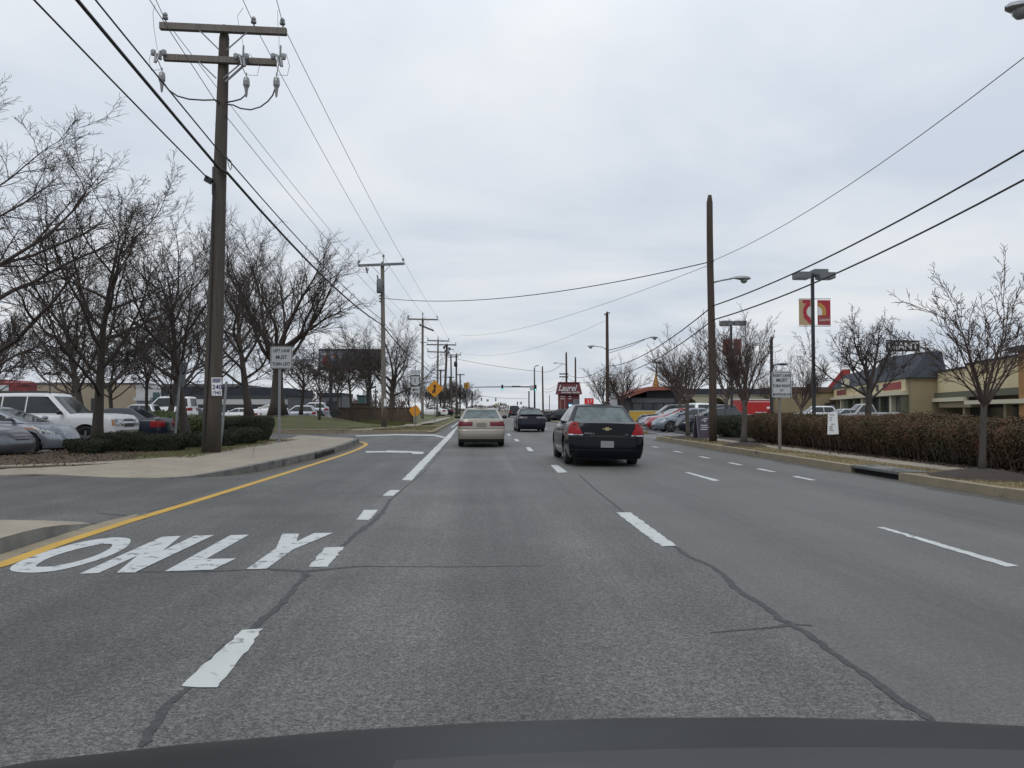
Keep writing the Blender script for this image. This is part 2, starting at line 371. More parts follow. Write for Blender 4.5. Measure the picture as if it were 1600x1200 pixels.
for q in ([(962,801),(985,801),(1057,853),(1033,854)], [(860,727),(872,727),(887,738),(872,739)], [(821,699),(828,699),(834,705),(826,705)], [(803,686),(808,686),(812,689.5),(806,689.5)], [(792,678),(796,678),(799,680.5),(794,680.5)]):
    mark('lane_dash', gp(*q), 'white_paint')
for q in ([(1370,824),(1381,824),(1592,885),(1572,886)], [(1069,738),(1076,738),(1125,751),(1115,752)]):
    mark('lane_dash', gp(*q), 'white_paint')
stripe('lane_dash', 4.72, 29.5, 32.5, .12); stripe('lane_dash', 4.72, 41.7, 44.7, .12); stripe('lane_dash', 4.72, 53.9, 56.9, .12)
for y in (15.05, 17.1, 19.2, 21.9, 24.9, 28.2, 31.4, 34.6, 38):
    stripe('lane_dash', 6.42, y, y+.95, .13)
for y in (66, 78, 90, 102, 114, 126): stripe('lane_dash', 4.72, y, y+3, .13); stripe('lane_dash', 1.82, y, y+3, .13)
stripe('edge_line', -1.9, 60, 160, .12)
mark('edge_line', gp((556,680.6),(620,678.5),(680,679.2),(697,683.3),(694,684.8),(678,681),(620,680),(556,682)), 'white_paint')
# yellow edge line following the median kerb
yl = [(-40,894),(0,884),(90,851),(195,817),(300,785),(400,754),(470,732),(530,713),(560,702),(571,696),(572,693),(563,690.5),(552,690)]
mid = [Vector((-4.0, -20, 0)), Vector((-4.05, 3, 0))] + [G(x, y) for x, y in yl]
def ribbon(name, pts, w, m_, z, parent=None):
    b = MB(); L_, R_ = [], []
    for i, p in enumerate(pts):
        d = (pts[min(i+1, len(pts)-1)] - pts[max(i-1, 0)]); d.z = 0; d.normalize(); s = Vector((d.y, -d.x, 0))
        ww = w[i] if hasattr(w, '__len__') else w
        L_.append((p+s*ww/2)[:2] + (z,)); R_.append((p-s*ww/2)[:2] + (z,))
    b.grid([L_, R_][::-1]); return b.build(name, M[m_], parent)
ribbon('yellow_line', mid, .15, 'yellow_paint', .005, road_o)
# left turn arrow and the word ONLY
mark('turn_arrow', gp((571,705),(604,705),(604,704),(640,705),(663,706.5),(660,709.5),(645,709.5),(643,707.6),(600,707),(572,707.3)), 'white_paint')
def zz(*pts): return [G(x/2.857, 740+y/2.857) for x, y in pts]
only = MB()
O1 = zz((48,434),(62,408),(150,368),(270,330),(400,300),(500,287),(568,290),(583,303),(560,332),(480,372),(350,413),(230,438),(120,444))
O2 = zz((120,426),(152,402),(205,377),(300,346),(415,318),(495,307),(524,309),(527,318),(505,338),(435,371),(330,403),(230,424),(165,429))
def closed_spline(P_, k=4):
    n = len(P_); out = []
    for i in range(n):
        a, b_, c, d = P_[i-1], P_[i], P_[(i+1) % n], P_[(i+2) % n]
        for j in range(k): t_ = j/k; out.append(.5*((2*b_)+(c-a)*t_+(2*a-5*b_+4*c-d)*t_*t_+(3*b_-a-3*c+d)*t_**3))
    return out
O2 = [p.lerp(sum(O2, Vector())/len(O2), .16) for p in O2]
O1, O2 = closed_spline(O1), closed_spline(O2)
for i in range(len(O1)):
    j = (i+1) % len(O1); only.quad(*[(p.x, p.y, .0045) for p in (O1[i], O2[i], O2[j], O1[j])])
N1, NI = .0045, .0006
for k, q in enumerate((zz((355,449),(440,446),(808,280),(725,283)), zz((690,305),(808,280.5),(605,443.5),(520,445)), zz((520,444.5),(605,442),(955,276.5),(868,279)))): only.sheet(q, N1+k*NI)
for k, q in enumerate((zz((735,438),(830,434),(1112,274),(1030,276)), zz((737,438.5),(950,431),(1054,381),(868,384)))): only.sheet(q, N1+k*NI)
for k, q in enumerate((zz((1100,428),(1188,428),(1315,335),(1228,338)), zz((1228,345),(1312,341),(1335,270),(1260,270)), zz((1232,350),(1318,337),(1487,266.5),(1402,267.5)))): only.sheet(q, N1+k*NI)
only.build('word_marking', M['worn_paint'], road_o)
# tar sealed cracks
def seal(pix, w, z=.0028, k=1.0):
    pts = [G(x, y) for x, y in pix]; ws = w if hasattr(w, '__len__') else [w]*len(pts); rnd = random.Random(int(pix[0][0])); P_, W_ = [], []
    for i in range(len(pts)-1):
        n = max(3, min(40, int((pts[i+1]-pts[i]).length/.05)))
        for j in range(n):
            u = j/n; q = pts[i].lerp(pts[i+1], u); wb = lerp(ws[i], ws[i+1], u)*k
            P_.append(q+Vector((rnd.gauss(0, .10)*wb, rnd.gauss(0, .05)*wb, 0))); W_.append(wb*rnd.uniform(.62, 1.3))
    ribbon('tar_seal', P_, W_, 'tar', z, road_o)
seal([(1000,822),(1050,851),(1075,869),(1110,884),(1130,898),(1150,920),(1195,948),(1225,971),(1262,990),(1290,1012),(1330,1040),(1370,1066),(1410,1098),(1446,1120),(1500,1165)], [.05,.08,.10,.08,.09,.11,.09,.12,.09,.10,.08,.09,.08,.085,.08], k=.5)
seal([(475,893),(478,900),(462,915),(440,945),(415,965),(385,990),(345,1012),(318,1050),(285,1085),(262,1100),(240,1135),(215,1175)], [.05,.10,.09,.09,.11,.08,.06,.05,.07,.08,.08,.06], k=.55)
seal([(610,780),(598,800),(578,820),(556,834),(540,850),(520,862)], [.06,.08,.10,.09,.07,.05], k=.7)
seal([(180,894),(330,893),(410,889),(478,893),(560,885),(700,886),(860,884)], [.04,.07,.10,.14,.05,.03,.02], .0022, .6)
seal([(1110,989),(1160,984),(1205,981),(1240,976),(1285,978)], [.015,.03,.04,.05,.02], .0022)
seal([(905,742),(930,765),(962,790),(1000,822)], .035, .0022)
seal([(155,802),(200,806),(232,812)], .05, .0022); seal([(230,800),(300,782),(380,768)], .035, .0022)
seal([(700,690),(690,705),(660,740),(625,768),(610,782)], .03, .0022)
# --- near traffic island with its kerb (left edge of the frame)
isl = MB(); ifr = [(-260,914),(-120,889),(0,866),(40,853),(70,843),(98,833.5),(125,825.5),(150,818.5)]; ibk = [(-260,803),(-120,808),(0,812),(40,812.5),(70,813),(98,814),(125,815.5),(150,818)]; ih = [.15,.15,.145,.14,.125,.09,.045,.006]
f0 = [G(x, y) for x, y in ifr]; tp = [Vector((p.x-.02, p.y+.01, h)) for p, h in zip(f0, ih)]; md = []; bk = []
for (x, y), h, p in zip(ibk, ih, tp): q = G(x, y, h); bk.append(q); md.append(p.lerp(q, .18))
for z0, lst in ((0, f0), (.15, tp)): lst[:0] = [Vector((-4.62, -20, z0)), Vector((-4.66, 3, z0))]
md[:0] = [Vector((-4.9, -20, .15)), Vector((-4.95, 3, .15))]; bk[:0] = [Vector((-12, -20, .15)), Vector((-11.5, 3, .15))]
isl.grid([f0, tp]); isl.cur = 1; isl.grid([tp, md, bk])
struct(isl.build('traffic_island', [M['kerb_grey'], M['concrete']]), 'near end of a raised concrete island beside the yellow line', 'island')
gu = MB(); gl = [Vector((-4.6, -20, 0)), Vector((-4.62, 3, 0))] + [G(x, y) for x, y in ((-40,874.5),(0,866.5),(70,844),(125,826.5),(165,815),(215,803))]; gr_ = [Vector((-4.1, -20, 0)), Vector((-4.15, 3, 0))] + [G(x, y) for x, y in ((-40,890),(0,880),(90,848.5),(150,829),(195,814.5),(217,806))]
gu.grid([[(*p.xy, .003) for p in gr_], [(*p.xy, .003) for p in gl]]); gu.build('gutter_strip', M['kerb'], road_o)
# --- left pavement between driveway and crossing
zt = .14
back = [(-300,735),(0,727),(120,723),(230,717),(330,708),(410,692),(455,684),(470,679.5)]
fr = [G(x, y) for x, y in [(561,690.5),(558,694),(540,702),(516,710),(491,717.6),(440,729.5),(400,738),(350,743.5),(300,746.3),(265,747.3)]]
fh = [.165, .18, .18, .18, .18, .175, .165, .10, .03, .010]
fs = []
for i in range(len(fr)):
    d = (fr[min(i+1, len(fr)-1)]-fr[max(i-1, 0)]).normalized(); s_ = Vector((d.y, -d.x, 0))*.17; fs.append(s_ if s_.x < 0 or s_.y > .1 else -s_)
kin = [a+b for a, b in zip(fr, fs)]
fw = [Vector((p.x, p.y, h-.006)) for p, h in zip(kin, fh)][::-1]
fw = [G(x, y, .008) for x, y in ((-300,744.5),(0,742.5),(60,740),(165,745.5),(230,746.8))] + fw
bw = [G(x, y, zt) for x, y in back]
sw = MB(); def_n = 48
def along(pl, u):
    d = [0]
    for a, c in zip(pl, pl[1:]): d.append(d[-1]+(c-a).length)
    u *= d[-1]
    for i in range(len(pl)-1):
        if u <= d[i+1]+1e-9: return pl[i].lerp(pl[i+1], (u-d[i])/(d[i+1]-d[i]))
    return pl[-1]
ra = [along(fw, i/def_n) for i in range(def_n+1)]; rb = [along(bw, i/def_n) for i in range(def_n+1)]
mids = [Vector((*a.lerp(c, .35).xy, lerp(a.z, zt, .8))) for a, c in zip(ra, rb)]
sw.grid([[(p.x, p.y, -.02) for p in ra], ra, mids, rb])
struct(sw.build('sidewalk', M['concrete']), 'pale concrete pavement curving along the left kerb', 'pavement')
kb = MB()
for i in range(len(fr)-1):
    a, b, h0, h1, c, e = fr[i], fr[i+1], fh[i], fh[i+1], kin[i], kin[i+1]
    kb.quad((*a.xy, 0), (*b.xy, 0), (*b.xy, h1), (*a.xy, h0)); kb.quad((*a.xy, h0), (*b.xy, h1), (*e.xy, h1), (*c.xy, h0)); kb.quad((*c.xy, h0), (*e.xy, h1), (*e.xy, 0), (*c.xy, 0))
M['grit'] = mat('grit', (.115, .098, .070), .9, var=(4, (.07, .062, .05), .2), blotch=(8, (.05, .046, .04), .55), bump=(50, .4))
_gr = [p-s_*(.13/.17) for p, s_ in zip(fr, fs)][:8]
ribbon('gutter_dirt', [Vector((*p.xy, 0)) for p in _gr], [.26, .3, .24, .28, .22, .28, .22, .12], 'grit', .0026, road_o)
struct(kb.build('kerb', M['kerb_grey']), 'weathered grey kerb along the left turn lane', 'kerb')
# storm drains
dr = thing('storm_drain', 'black storm drain slot in the left kerb', 'drain', G(508, 712))
b = MB(); a0, a1 = G(492, 717.4) - dr.location, G(522, 708.0) - dr.location
d = (a1-a0).normalized(); s = Vector((-d.y, d.x, 0))*(-1 if -d.y > 0 else 1)
nrm = Vector((d.y, -d.x, 0)); nrm = nrm if nrm.x > 0 else -nrm
for lo, hi, nm, m_ in ((.012, .125, 'inlet_opening', 'dark_hole'), (.128, .184, 'inlet_hood', 'kerb_grey')):
    q = MB(); c = (a0+a1)/2; q.obox((c.x+nrm.x*.0, c.y+nrm.y*.0, (lo+hi)/2), d*(a1-a0).length/2, nrm*(.02 if nm == 'inlet_opening' else .03), Vector((0, 0, (hi-lo)/2))); q.build(nm, M[m_], dr)
# --- planting strip behind the left pavement: soil bed and grass verge
bed = MB(); bed.prism(gp((-300,737),(0,730),(120,726),(236,719.5),(240,706), z=.145) + [Vector((-9.0, 26, 0)), Vector((-9.4, 34.4, 0)), Vector((-12.1, 34.4, 0)), Vector((-12.1, 22.2, 0)), Vector((-30, 21.4, 0))], -.02, .128)
struct(bed.build('mulch_bed', M['bare_soil']), 'bare brown soil bed in front of the clipped bushes', 'soil')
vg = MB(); vg.prism([(-9.3, 24.6), (-8.9, 21.5), (-8.3, 19.9), (-7.8, 20.3), (-7.0, 24.0), (-6.9, 28), (-7.05, 31), (-7.5, 33.6), (-9.6, 34.3)], -.02, .134)
struct(vg.build('verge', M['lawn']), 'thin grass verge at the foot of the left utility pole', 'grass verge')
# --- lawn beyond the crossing, its kerb and footpath
def grid_sheet(name, x0, x1, y0, y1, nx, ny, fz, m_, skirt=True):
    b = MB(); rows = []
    for j in range(ny+1):
        y = lerp(y0, y1, j/ny); rows.append([(lerp(x0, x1, i/nx), y, fz(lerp(x0, x1, i/nx), y)) for i in range(nx+1)])
    b.grid(rows)
    b.quad(rows[0][0][:2]+(-.02,), rows[0][-1][:2]+(-.02,), rows[0][-1], rows[0][0])
    b.quad(rows[0][-1][:2]+(-.02,), rows[-1][-1][:2]+(-.02,), rows[-1][-1], rows[0][-1])
    return b.build(name, M[m_], smooth=True)
struct(grid_sheet('lawn', -120, -2.55, 46.3, 62, 90, 16, lambda x, y: terrain(x, y) + .02*math.sin(x*1.3+y), 'lawn'), 'green and straw winter lawn beyond the side street', 'lawn')
struct(grid_sheet('verge', -9, -2.55, 62, 400, 8, 40, lambda x, y: .13+.5*smooth01(-4, -9, x), 'lawn'), 'grass strip under the row of utility poles', 'grass verge')
struct(grid_sheet('parking_lot_surface', -160, -9, 62.2, 260, 4, 66, lambda x, y: .12+.55*smooth01(88, 97, y), 'lot_asphalt'), 'asphalt car park behind the brown fence and oaks', 'car park')
kb = MB(); kb.box((-60, 46.0, -.02), (-2.9, 46.3, .15)); kb.box((-2.55, 46.5, -.02), (-2.38, 400, .15))
kb.tube([(-2.9, 46.15, .06), (-2.62, 46.25, .06), (-2.47, 46.5, .06)], .09, 6)
struct(kb.build('kerb', M['kerb']), 'tan kerb of the lawn past the side street', 'kerb')
struct(grid_sheet('verge', -5.9, -2.55, 46.32, 62, 10, 16, lambda x, y: terrain(x, y)+.02*math.sin(x*1.3+y)+.012, 'patchy_grass'), 'patchy straw coloured grass between the footpath and the kerb past the side street', 'grass verge')
struct(grid_sheet('verge', -60, -7.4, 46.32, 47.9, 40, 3, lambda x, y: terrain(x, y)+.02*math.sin(x*1.3+y)+.010, 'patchy_grass'), 'worn straw coloured front edge of the lawn', 'grass verge')
fp = [Vector((-6.6, 46.3, 0)), Vector((-6.9, 49, 0)), Vector((-6.1, 53, 0)), Vector((-5.0, 58.5, 0)), Vector((-4.3, 70, 0)), Vector((-4.2, 120, 0))]
def drape(name, pts, w, m_, dz):
    b = MB(); L_, R_ = [], []
    fine = []
    for a, c in zip(pts, pts[1:]): fine += [a.lerp(c, k/6) for k in range(6)]
    fine.append(pts[-1])
    for i, p in enumerate(fine):
        d = (fine[min(i+1, len(fine)-1)] - fine[max(i-1, 0)]).normalized(); s = Vector((d.y, -d.x, 0))*w/2
        z = max(terrain(p.x-w/2, p.y), terrain(p.x+w/2, p.y), .13+.5*smooth01(-4, -9, p.x-w/2) if p.y > 61 else 0)+dz
        L_.append((*(p+s).xy, z)); R_.append((*(p-s).xy, z))
    b.grid([R_, L_]); return b.build(name, M[m_])
struct(drape('footpath', fp, 1.25, 'concrete', .035), 'narrow concrete footpath running past the second pole', 'path')
fp2 = [Vector((-16, 47.3, 0)), Vector((-11, 47.2, 0)), Vector((-7.3, 47.2, 0))]
struct(drape('footpath', fp2, 1.0, 'concrete', .045), 'concrete path along the edge of the lawn', 'path')
# --- right kerb, verge and pavement
kr = MB()
def right_band(x0, x1, y0, y1, z, b): b.box((x0, y0, -.02), (x1, y1, z))
def kerb_run(y0, y1, L=3.05):
    n = max(1, round((y1-y0)/L)); rnd = random.Random(int(y0))
    for i in range(n):
        a, c = lerp(y0, y1, i/n), lerp(y0, y1, (i+1)/n); d = rnd.uniform(-.006, .006); kr.box((KX+d, a+.006, -.02), (KX+.19, c-.006, .15+rnd.uniform(-.006, .006)))
kerb_run(-25, 15.0); kerb_run(16.9, 35.6); kerb_run(44.4, 140); kr.box((KX, 140, -.02), (KX+.19, 400, .15))
kr.box((KX+.14, 15.0, -.02), (KX+.19, 16.9, .10))
kr.tube([(KX+.1, 35.55, .05), (KX+.22, 36.1, .05), (KX+.7, 36.45, .05), (KX+1.6, 36.5, .04)], .1, 6)
struct(kr.build('kerb', M['kerb']), 'tan concrete kerb along the right lane', 'kerb')
vr = MB(); vr.box((KX+.19, -25, -.02), (9.35, 36.3, .135)); vr.box((KX+.19, 44.4, -.02), (9.6, 400, .135))
struct(vr.build('verge', M['dry_grass']), 'straw coloured dry grass strip behind the right kerb', 'grass verge')
pv = MB(); pv.box((9.35, -25, -.02), (10.05, 36.3, .14))
struct(pv.build('sidewalk', M['concrete']), 'concrete pavement in front of the brown hedge', 'pavement')
vb = MB(); vb.box((10.05, -25, -.02), (13.4, 36.3, .13))
struct(vb.build('mulch_bed', M['mulch']), 'dark mulch under the long brown hedge', 'soil')
dr = thing('storm_drain', 'wide storm drain inlet with a grey slab in the right kerb', 'drain', (KX, 15.95, 0))
b = MB(); b.box((-.02, -.95, .105), (.62, .95, .165)); b.build('inlet_slab', M['kerb_grey'], dr)
b = MB(); b.box((.06, -.92, .003), (.11, .92, .10)); b.build('inlet_opening', M['dark_hole'], dr)
b = MB(); b.box((-.035, -.95, .118), (-.022, .95, .155)); b.build('inlet_lip', M['dull_steel'], dr)
def mound(x, y, r, h, label):
    b = MB(); b.lathe([(r, 0), (r*.8, h*.35), (r*.5, h*.7), (r*.2, h*.95), (.02, h)], n=26)
    rnd = random.Random(int(x*7)); b.v = [(vx*rnd.uniform(.94, 1.06), vy*1.25*rnd.uniform(.94, 1.06), vz) for vx, vy, vz in b.v]
    o = b.build('mulch_bed', M['mulch'], smooth=True, loc=(x, y, .13)); struct(o, label, 'soil')
M['gutter'] = mat('gutter', (.085, .08, .068), .9, var=(3, (.055, .052, .046), .2), blotch=(9, (.16, .135, .09), .60), bump=(50, .3))
gt = MB(); pts_ = [(KX-.30+.07*math.sin(y*.9)+.05*math.sin(y*2.7+1)+.03*math.sin(y*7), y) for y in [i*.4-10 for i in range(115)]]
for (a, y0), (c, y1) in zip(pts_, pts_[1:]): gt.quad((a, y0, .0024), (KX, y0, .0024), (KX, y1, .0024), (c, y1, .0024))
gt.build('gutter_dirt', M['gutter'], road_o)
jt = MB()
for a, c in (((392, 735), (398, 694)), ((300, 744), (282, 713)), ((466, 716), (447, 686.5)), ((200, 745), (190, 719.5)), ((520, 700.5), (470, 680.5)), ((100, 741), (105, 724)), ((345, 741), (335, 708.5))):
    p, q = G(a[0], a[1]-4, zt+.001), G(c[0], c[1], zt+.001); d = (q-p).normalized(); s_ = Vector((-d.y, d.x, 0))*.008; z_ = .15
    if a[0] > 360: jt.quad((*(p-s_).xy, z_), (*(q-s_).xy, z_), (*(q+s_).xy, z_), (*(p+s_).xy, z_))
for y in [9+1.5*i for i in range(18)]: jt.box((9.36, y-.007, .1405), (10.04, y+.007, .1425))
struct(jt.build('pavement_joints', M['kerb_grey']), 'dark joints between the slabs of the pavements', 'pavement')
# --- scattered grass blades and leaves
def blades(name, zones, n, h, m_, label, seed, z=.13, wid=.006):
    rg = np.random.default_rng(seed); V = []
    tot = sum((x1-x0)*(y1-y0) for x0, x1, y0, y1 in zones)
    for x0, x1, y0, y1 in zones:
        k = int(n*(x1-x0)*(y1-y0)/tot); x = rg.uniform(x0, x1, k); y = rg.uniform(y0, y1, k)
        keep = np.sin(x*2.3+1.7*np.sin(y*1.1))+np.sin(y*1.9+x)+rg.normal(0, 1.1, k) > -.6; x, y = x[keep], y[keep]; k = len(x)
        a = rg.uniform(0, 6.28, k); hh = h*rg.uniform(.4, 1.1, k); ww = wid*rg.uniform(.7, 1.5, k); lx = rg.normal(0, .6, k)*hh; ly = rg.normal(0, .6, k)*hh
        zz_ = np.array([z]*k)
        p0 = np.stack([x-np.cos(a)*ww, y-np.sin(a)*ww, zz_], 1); p1 = np.stack([x+np.cos(a)*ww, y+np.sin(a)*ww, zz_], 1); p2 = np.stack([x+lx, y+ly, zz_+hh], 1)
        V.append(np.stack([p0, p1, p2], 1).reshape(-1, 3))
    o = bpy.data.objects.new(name, np_mesh(name, np.concatenate(V), M[m_], 3)); link(o)
    tag(o, label, 'grass', kind='stuff')
blades('grass', [(KX+.2, 9.33, 9, 36)], 22000, .05, 'blade_dry', 'short straw coloured grass blades behind the right kerb', 3)
blades('grass', [(-9.2, -7.2, 20.6, 33)], 13000, .055, 'blade', 'short green grass blades by the left utility pole', 4, wid=.008)
blades('grass', [(-14, -2.6, 46.4, 58)], 16000, .06, 'blade', 'green and straw grass blades at the front of the lawn', 5, z=.15, wid=.014)
def litter(name, zones, n, label, seed, z):
    rg = np.random.default_rng(seed); V = []
    for x0, x1, y0, y1 in zones:
        c = np.stack([rg.uniform(x0, x1, n), rg.uniform(y0, y1, n), z+rg.uniform(.004, .025, n)], 1)
        u = rg.normal(0, 1, (n, 3)); u[:, 2] *= .35; u /= np.linalg.norm(u, axis=1)[:, None]; w_ = np.cross(u, rg.normal(0, 1, (n, 3))*[.3, .3, 1]); w_ /= np.linalg.norm(w_, axis=1)[:, None]
        s = rg.uniform(.015, .04, (n, 1))
        V.append(np.stack([c-u*s, c-w_*s*.6, c+u*s, c+w_*s*.6], 1).reshape(-1, 3))
    o = bpy.data.objects.new(name, np_mesh(name, np.concatenate(V), M['dead_leaf'], 4)); link(o); tag(o, label, 'leaves', kind='stuff')
litter('fallen_leaves', [(-14, -8.6, 17.8, 26)], 4200, 'dry brown leaves strewn over the soil bed', 8, .13)
litter('fallen_leaves', [(9.9, 11, 9, 30)], 2500, 'dry leaves under the front of the long hedge', 9, .13)
# ================================================================ TREES, HEDGES
def grow(seed, st):
    """polylines of a bare tree of unit-ish size: list of (level, points, radii)"""
    rnd = random.Random(seed); out = []
    def rot_away(d, ang, az):
        a = d.orthogonal().normalized(); b = d.cross(a)
        return (d*math.cos(ang) + (a*math.cos(az) + b*math.sin(az))*math.sin(ang)).normalized()
    lv = st['lv']
    def branch(p, d, L, r, lev):
        c = lv[lev]; n = c.get('seg', 5); pts = [p.copy()]; rad = [r]; dirs = [d.copy()]
        tip = c.get('tip', .25)
        for i in range(n):
            d = d + Vector((rnd.gauss(0, 1), rnd.gauss(0, 1), rnd.gauss(0, 1)))*c.get('wob', .12) + Vector((0, 0, c.get('up', .05)))
            d.normalize(); p = p + d*(L/n); pts.append(p.copy()); rad.append(r*lerp(1, tip, ((i+1)/n)**.8)); dirs.append(d.copy())
        out.append((lev, pts, rad))
        if lev+1 >= len(lv): return
        k = c['n'] if isinstance(c['n'], int) else rnd.randint(*c['n']); az = rnd.uniform(0, 6.28)
        for j in range(k):
            u = lerp(c.get('from', .25), 1.0, (j+rnd.uniform(.1, .9))/k); az += 2.4+rnd.uniform(-.4, .4)
            x = u*n; i = min(int(x), n-1); q = pts[i].lerp(pts[i+1], x-i); rr = lerp(rad[i], rad[i+1], x-i)
            ang = R(rnd.uniform(*c['ang'])); ang *= lerp(1.1, .8, u)
            branch(q, rot_away(dirs[i+1], ang, az), L*c['ratio']*rnd.uniform(.75, 1.15)*lerp(1.1, c.get('end', .6), u), min(rr*.8, r*c['thin']), lev+1)
        if c.get('fork'):
            for j in range(c['fork']):
                branch(pts[-1], rot_away(dirs[-1], R(rnd.uniform(12, 32)), rnd.uniform(0, 6.28)), L*c['ratio']*.85, rad[-1]*.85, lev+1)
    branch(Vector((0, 0, 0)), Vector((rnd.gauss(0, .03), rnd.gauss(0, .03), 1)).normalized(), st['trunk'], st['r'], 0)
    return out
STYLES = {
 # leader with many limbs (street maples, pin oaks)
 'leader': dict(trunk=1.0, r=.020, lv=[
    dict(seg=9, wob=.04, up=.03, n=17, ratio=.66, thin=.36, ang=(38, 70), **{'from': .22}, end=.55, tip=.12),
    dict(seg=8, wob=.10, up=.08, n=8, ratio=.46, thin=.42, ang=(26, 50), **{'from': .22}, fork=1),
    dict(seg=6, wob=.13, up=.07, n=6, ratio=.52, thin=.45, ang=(26, 50), **{'from': .18}, fork=1),
    dict(seg=4, wob=.17, up=.05, n=5, ratio=.55, thin=.6, ang=(25, 52), tip=.5, **{'from': .2}),
    dict(seg=3, wob=.2, up=.04, n=0, ratio=0, thin=.7, ang=(25, 50), tip=.5)]),
 # big oak: short trunk and heavy wide limbs
 'oak': dict(trunk=.36, r=.030, lv=[
    dict(seg=5, wob=.04, up=.03, n=11, ratio=1.5, thin=.29, ang=(22, 72), **{'from': .5}, end=.9, tip=.42, fork=1),
    dict(seg=9, wob=.09, up=.045, n=9, ratio=.50, thin=.36, ang=(24, 48), **{'from': .26}, fork=2),
    dict(seg=6, wob=.12, up=.05, n=7, ratio=.50, thin=.38, ang=(25, 48), **{'from': .2}, fork=1),
    dict(seg=4, wob=.15, up=.05, n=6, ratio=.52, thin=.5, ang=(25, 48), tip=.5, **{'from': .2}),
    dict(seg=3, wob=.18, up=.03, n=0, ratio=0, thin=.7, ang=(25, 50), tip=.5)]),
 # vase shaped street tree
 'vase': dict(trunk=.34, r=.021, lv=[
    dict(seg=5, wob=.025, up=.05, n=8, ratio=1.45, thin=.40, ang=(18, 46), **{'from': .82}, end=1.0, tip=.8, fork=2),
    dict(seg=8, wob=.05, up=.025, n=9, ratio=.50, thin=.42, ang=(14, 34), **{'from': .2}, end=.6, fork=1),
    dict(seg=5, wob=.08, up=.04, n=6, ratio=.52, thin=.5, ang=(16, 36), **{'from': .2}, fork=1),
    dict(seg=4, wob=.10, up=.04, n=4, ratio=.5, thin=.65, ang=(18, 38), tip=.5, **{'from': .2}),
    dict(seg=3, wob=.15, up=.04, n=0, ratio=0, thin=.7, ang=(20, 40), tip=.5)]),
 # open young vase tree nearest the camera
 'young': dict(trunk=.40, r=.021, lv=[
    dict(seg=5, wob=.015, up=.05, n=7, ratio=1.35, thin=.38, ang=(20, 50), **{'from': .9}, end=1.0, tip=.85, fork=2),
    dict(seg=8, wob=.05, up=.02, n=8, ratio=.46, thin=.40, ang=(18, 40), **{'from': .2}, end=.55, fork=1),
    dict(seg=5, wob=.09, up=.03, n=6, ratio=.47, thin=.46, ang=(18, 40), **{'from': .15}, fork=1),
    dict(seg=4, wob=.14, up=.03, n=4, ratio=.5, thin=.65, ang=(22, 45), tip=.5, **{'from': .3}),
    dict(seg=2, wob=.2, up=.03, n=0, ratio=0, thin=.7, ang=(20, 40), tip=.5)]),
 # rounded crown with knobbly twigs
 'round': dict(trunk=.42, r=.022, lv=[
    dict(seg=5, wob=.03, up=.05, n=8, ratio=1.05, thin=.40, ang=(30, 78), **{'from': .7}, end=1.0, tip=.75, fork=2),
    dict(seg=7, wob=.12, up=.05, n=8, ratio=.5, thin=.40, ang=(28, 55), **{'from': .3}, fork=2),
    dict(seg=5, wob=.17, up=.05, n=6, ratio=.52, thin=.45, ang=(28, 55), **{'from': .2}, fork=1),
    dict(seg=4, wob=.22, up=.04, n=4, ratio=.5, thin=.6, ang=(30, 60), tip=.5, **{'from': .2}),
    dict(seg=2, wob=.25, up=.04, n=0, ratio=0, thin=.7, ang=(25, 50), tip=.5)]),
}
def tree_meshes(name, seed, style, height, spread, r0, twig=.0055, maxlev=9, sides=(10, 6, 4, 3, 3), bark='bark', tw='twig'):
    pl = grow(seed, STYLES[style]); pts = np.array([p for l, q, r in pl for p in q])
    zt = np.percentile(pts[:, 2], 99.7); sx = np.percentile(np.hypot(pts[:, 0]-0, pts[:, 1]), 97)
    kz, kx = height/zt, spread/sx; rb = pl[0][2][0]
    T, C = MB(), MB()
    for l, q, r in pl:
        if l > maxlev: continue
        Q = [Vector((p.x*kx, p.y*kx, p.z*kz)) for p in q]
        rr = [max(twig*(1 if l > 2 else 1.35), v/rb*r0) for v in r]
        if l == 0:
            rr[0] *= 1.35; rr[1] *= 1.03
            T.tube(Q, rr, sides[0])
        else: C.tube(Q, rr, sides[min(l, 4)], cap=False)
    tm = T.mesh(name+'_trunk', M[bark], True); C.cur = 0
    cm = bpy.data.meshes.new(name+'_crown'); v = np.array(C.v, dtype=np.float32); f = np.array(C.f, dtype=np.int32)
    cm.vertices.add(len(v)); cm.vertices.foreach_set('co', v.ravel()); cm.loops.add(f.size); cm.loops.foreach_set('vertex_index', f.ravel())
    cm.polygons.add(len(f)); cm.polygons.foreach_set('loop_start', np.arange(0, f.size, 4, dtype=np.int32)); cm.polygons.foreach_set('use_smooth', np.ones(len(f), dtype=bool))
    cm.update(calc_edges=True); cm.materials.append(M[tw]); return tm, cm
def tree(label, loc, meshes, rz=0, s=(1, 1, 1), group=None, name='bare_tree', lean=(0, 0)):
    t = thing(name, label, 'tree', loc, rz, group); t.scale = s; t.rotation_euler = (lean[0], lean[1], rz)
    for nm, me in zip(('trunk', 'crown'), meshes): link(bpy.data.objects.new(nm, me), t)
    return t
def at(px, py_base, Y, z=None):     # foot of something at road distance Y seen in column px
    p = P(px, py_base, Y); p.z = p.z if z is None else z; return p
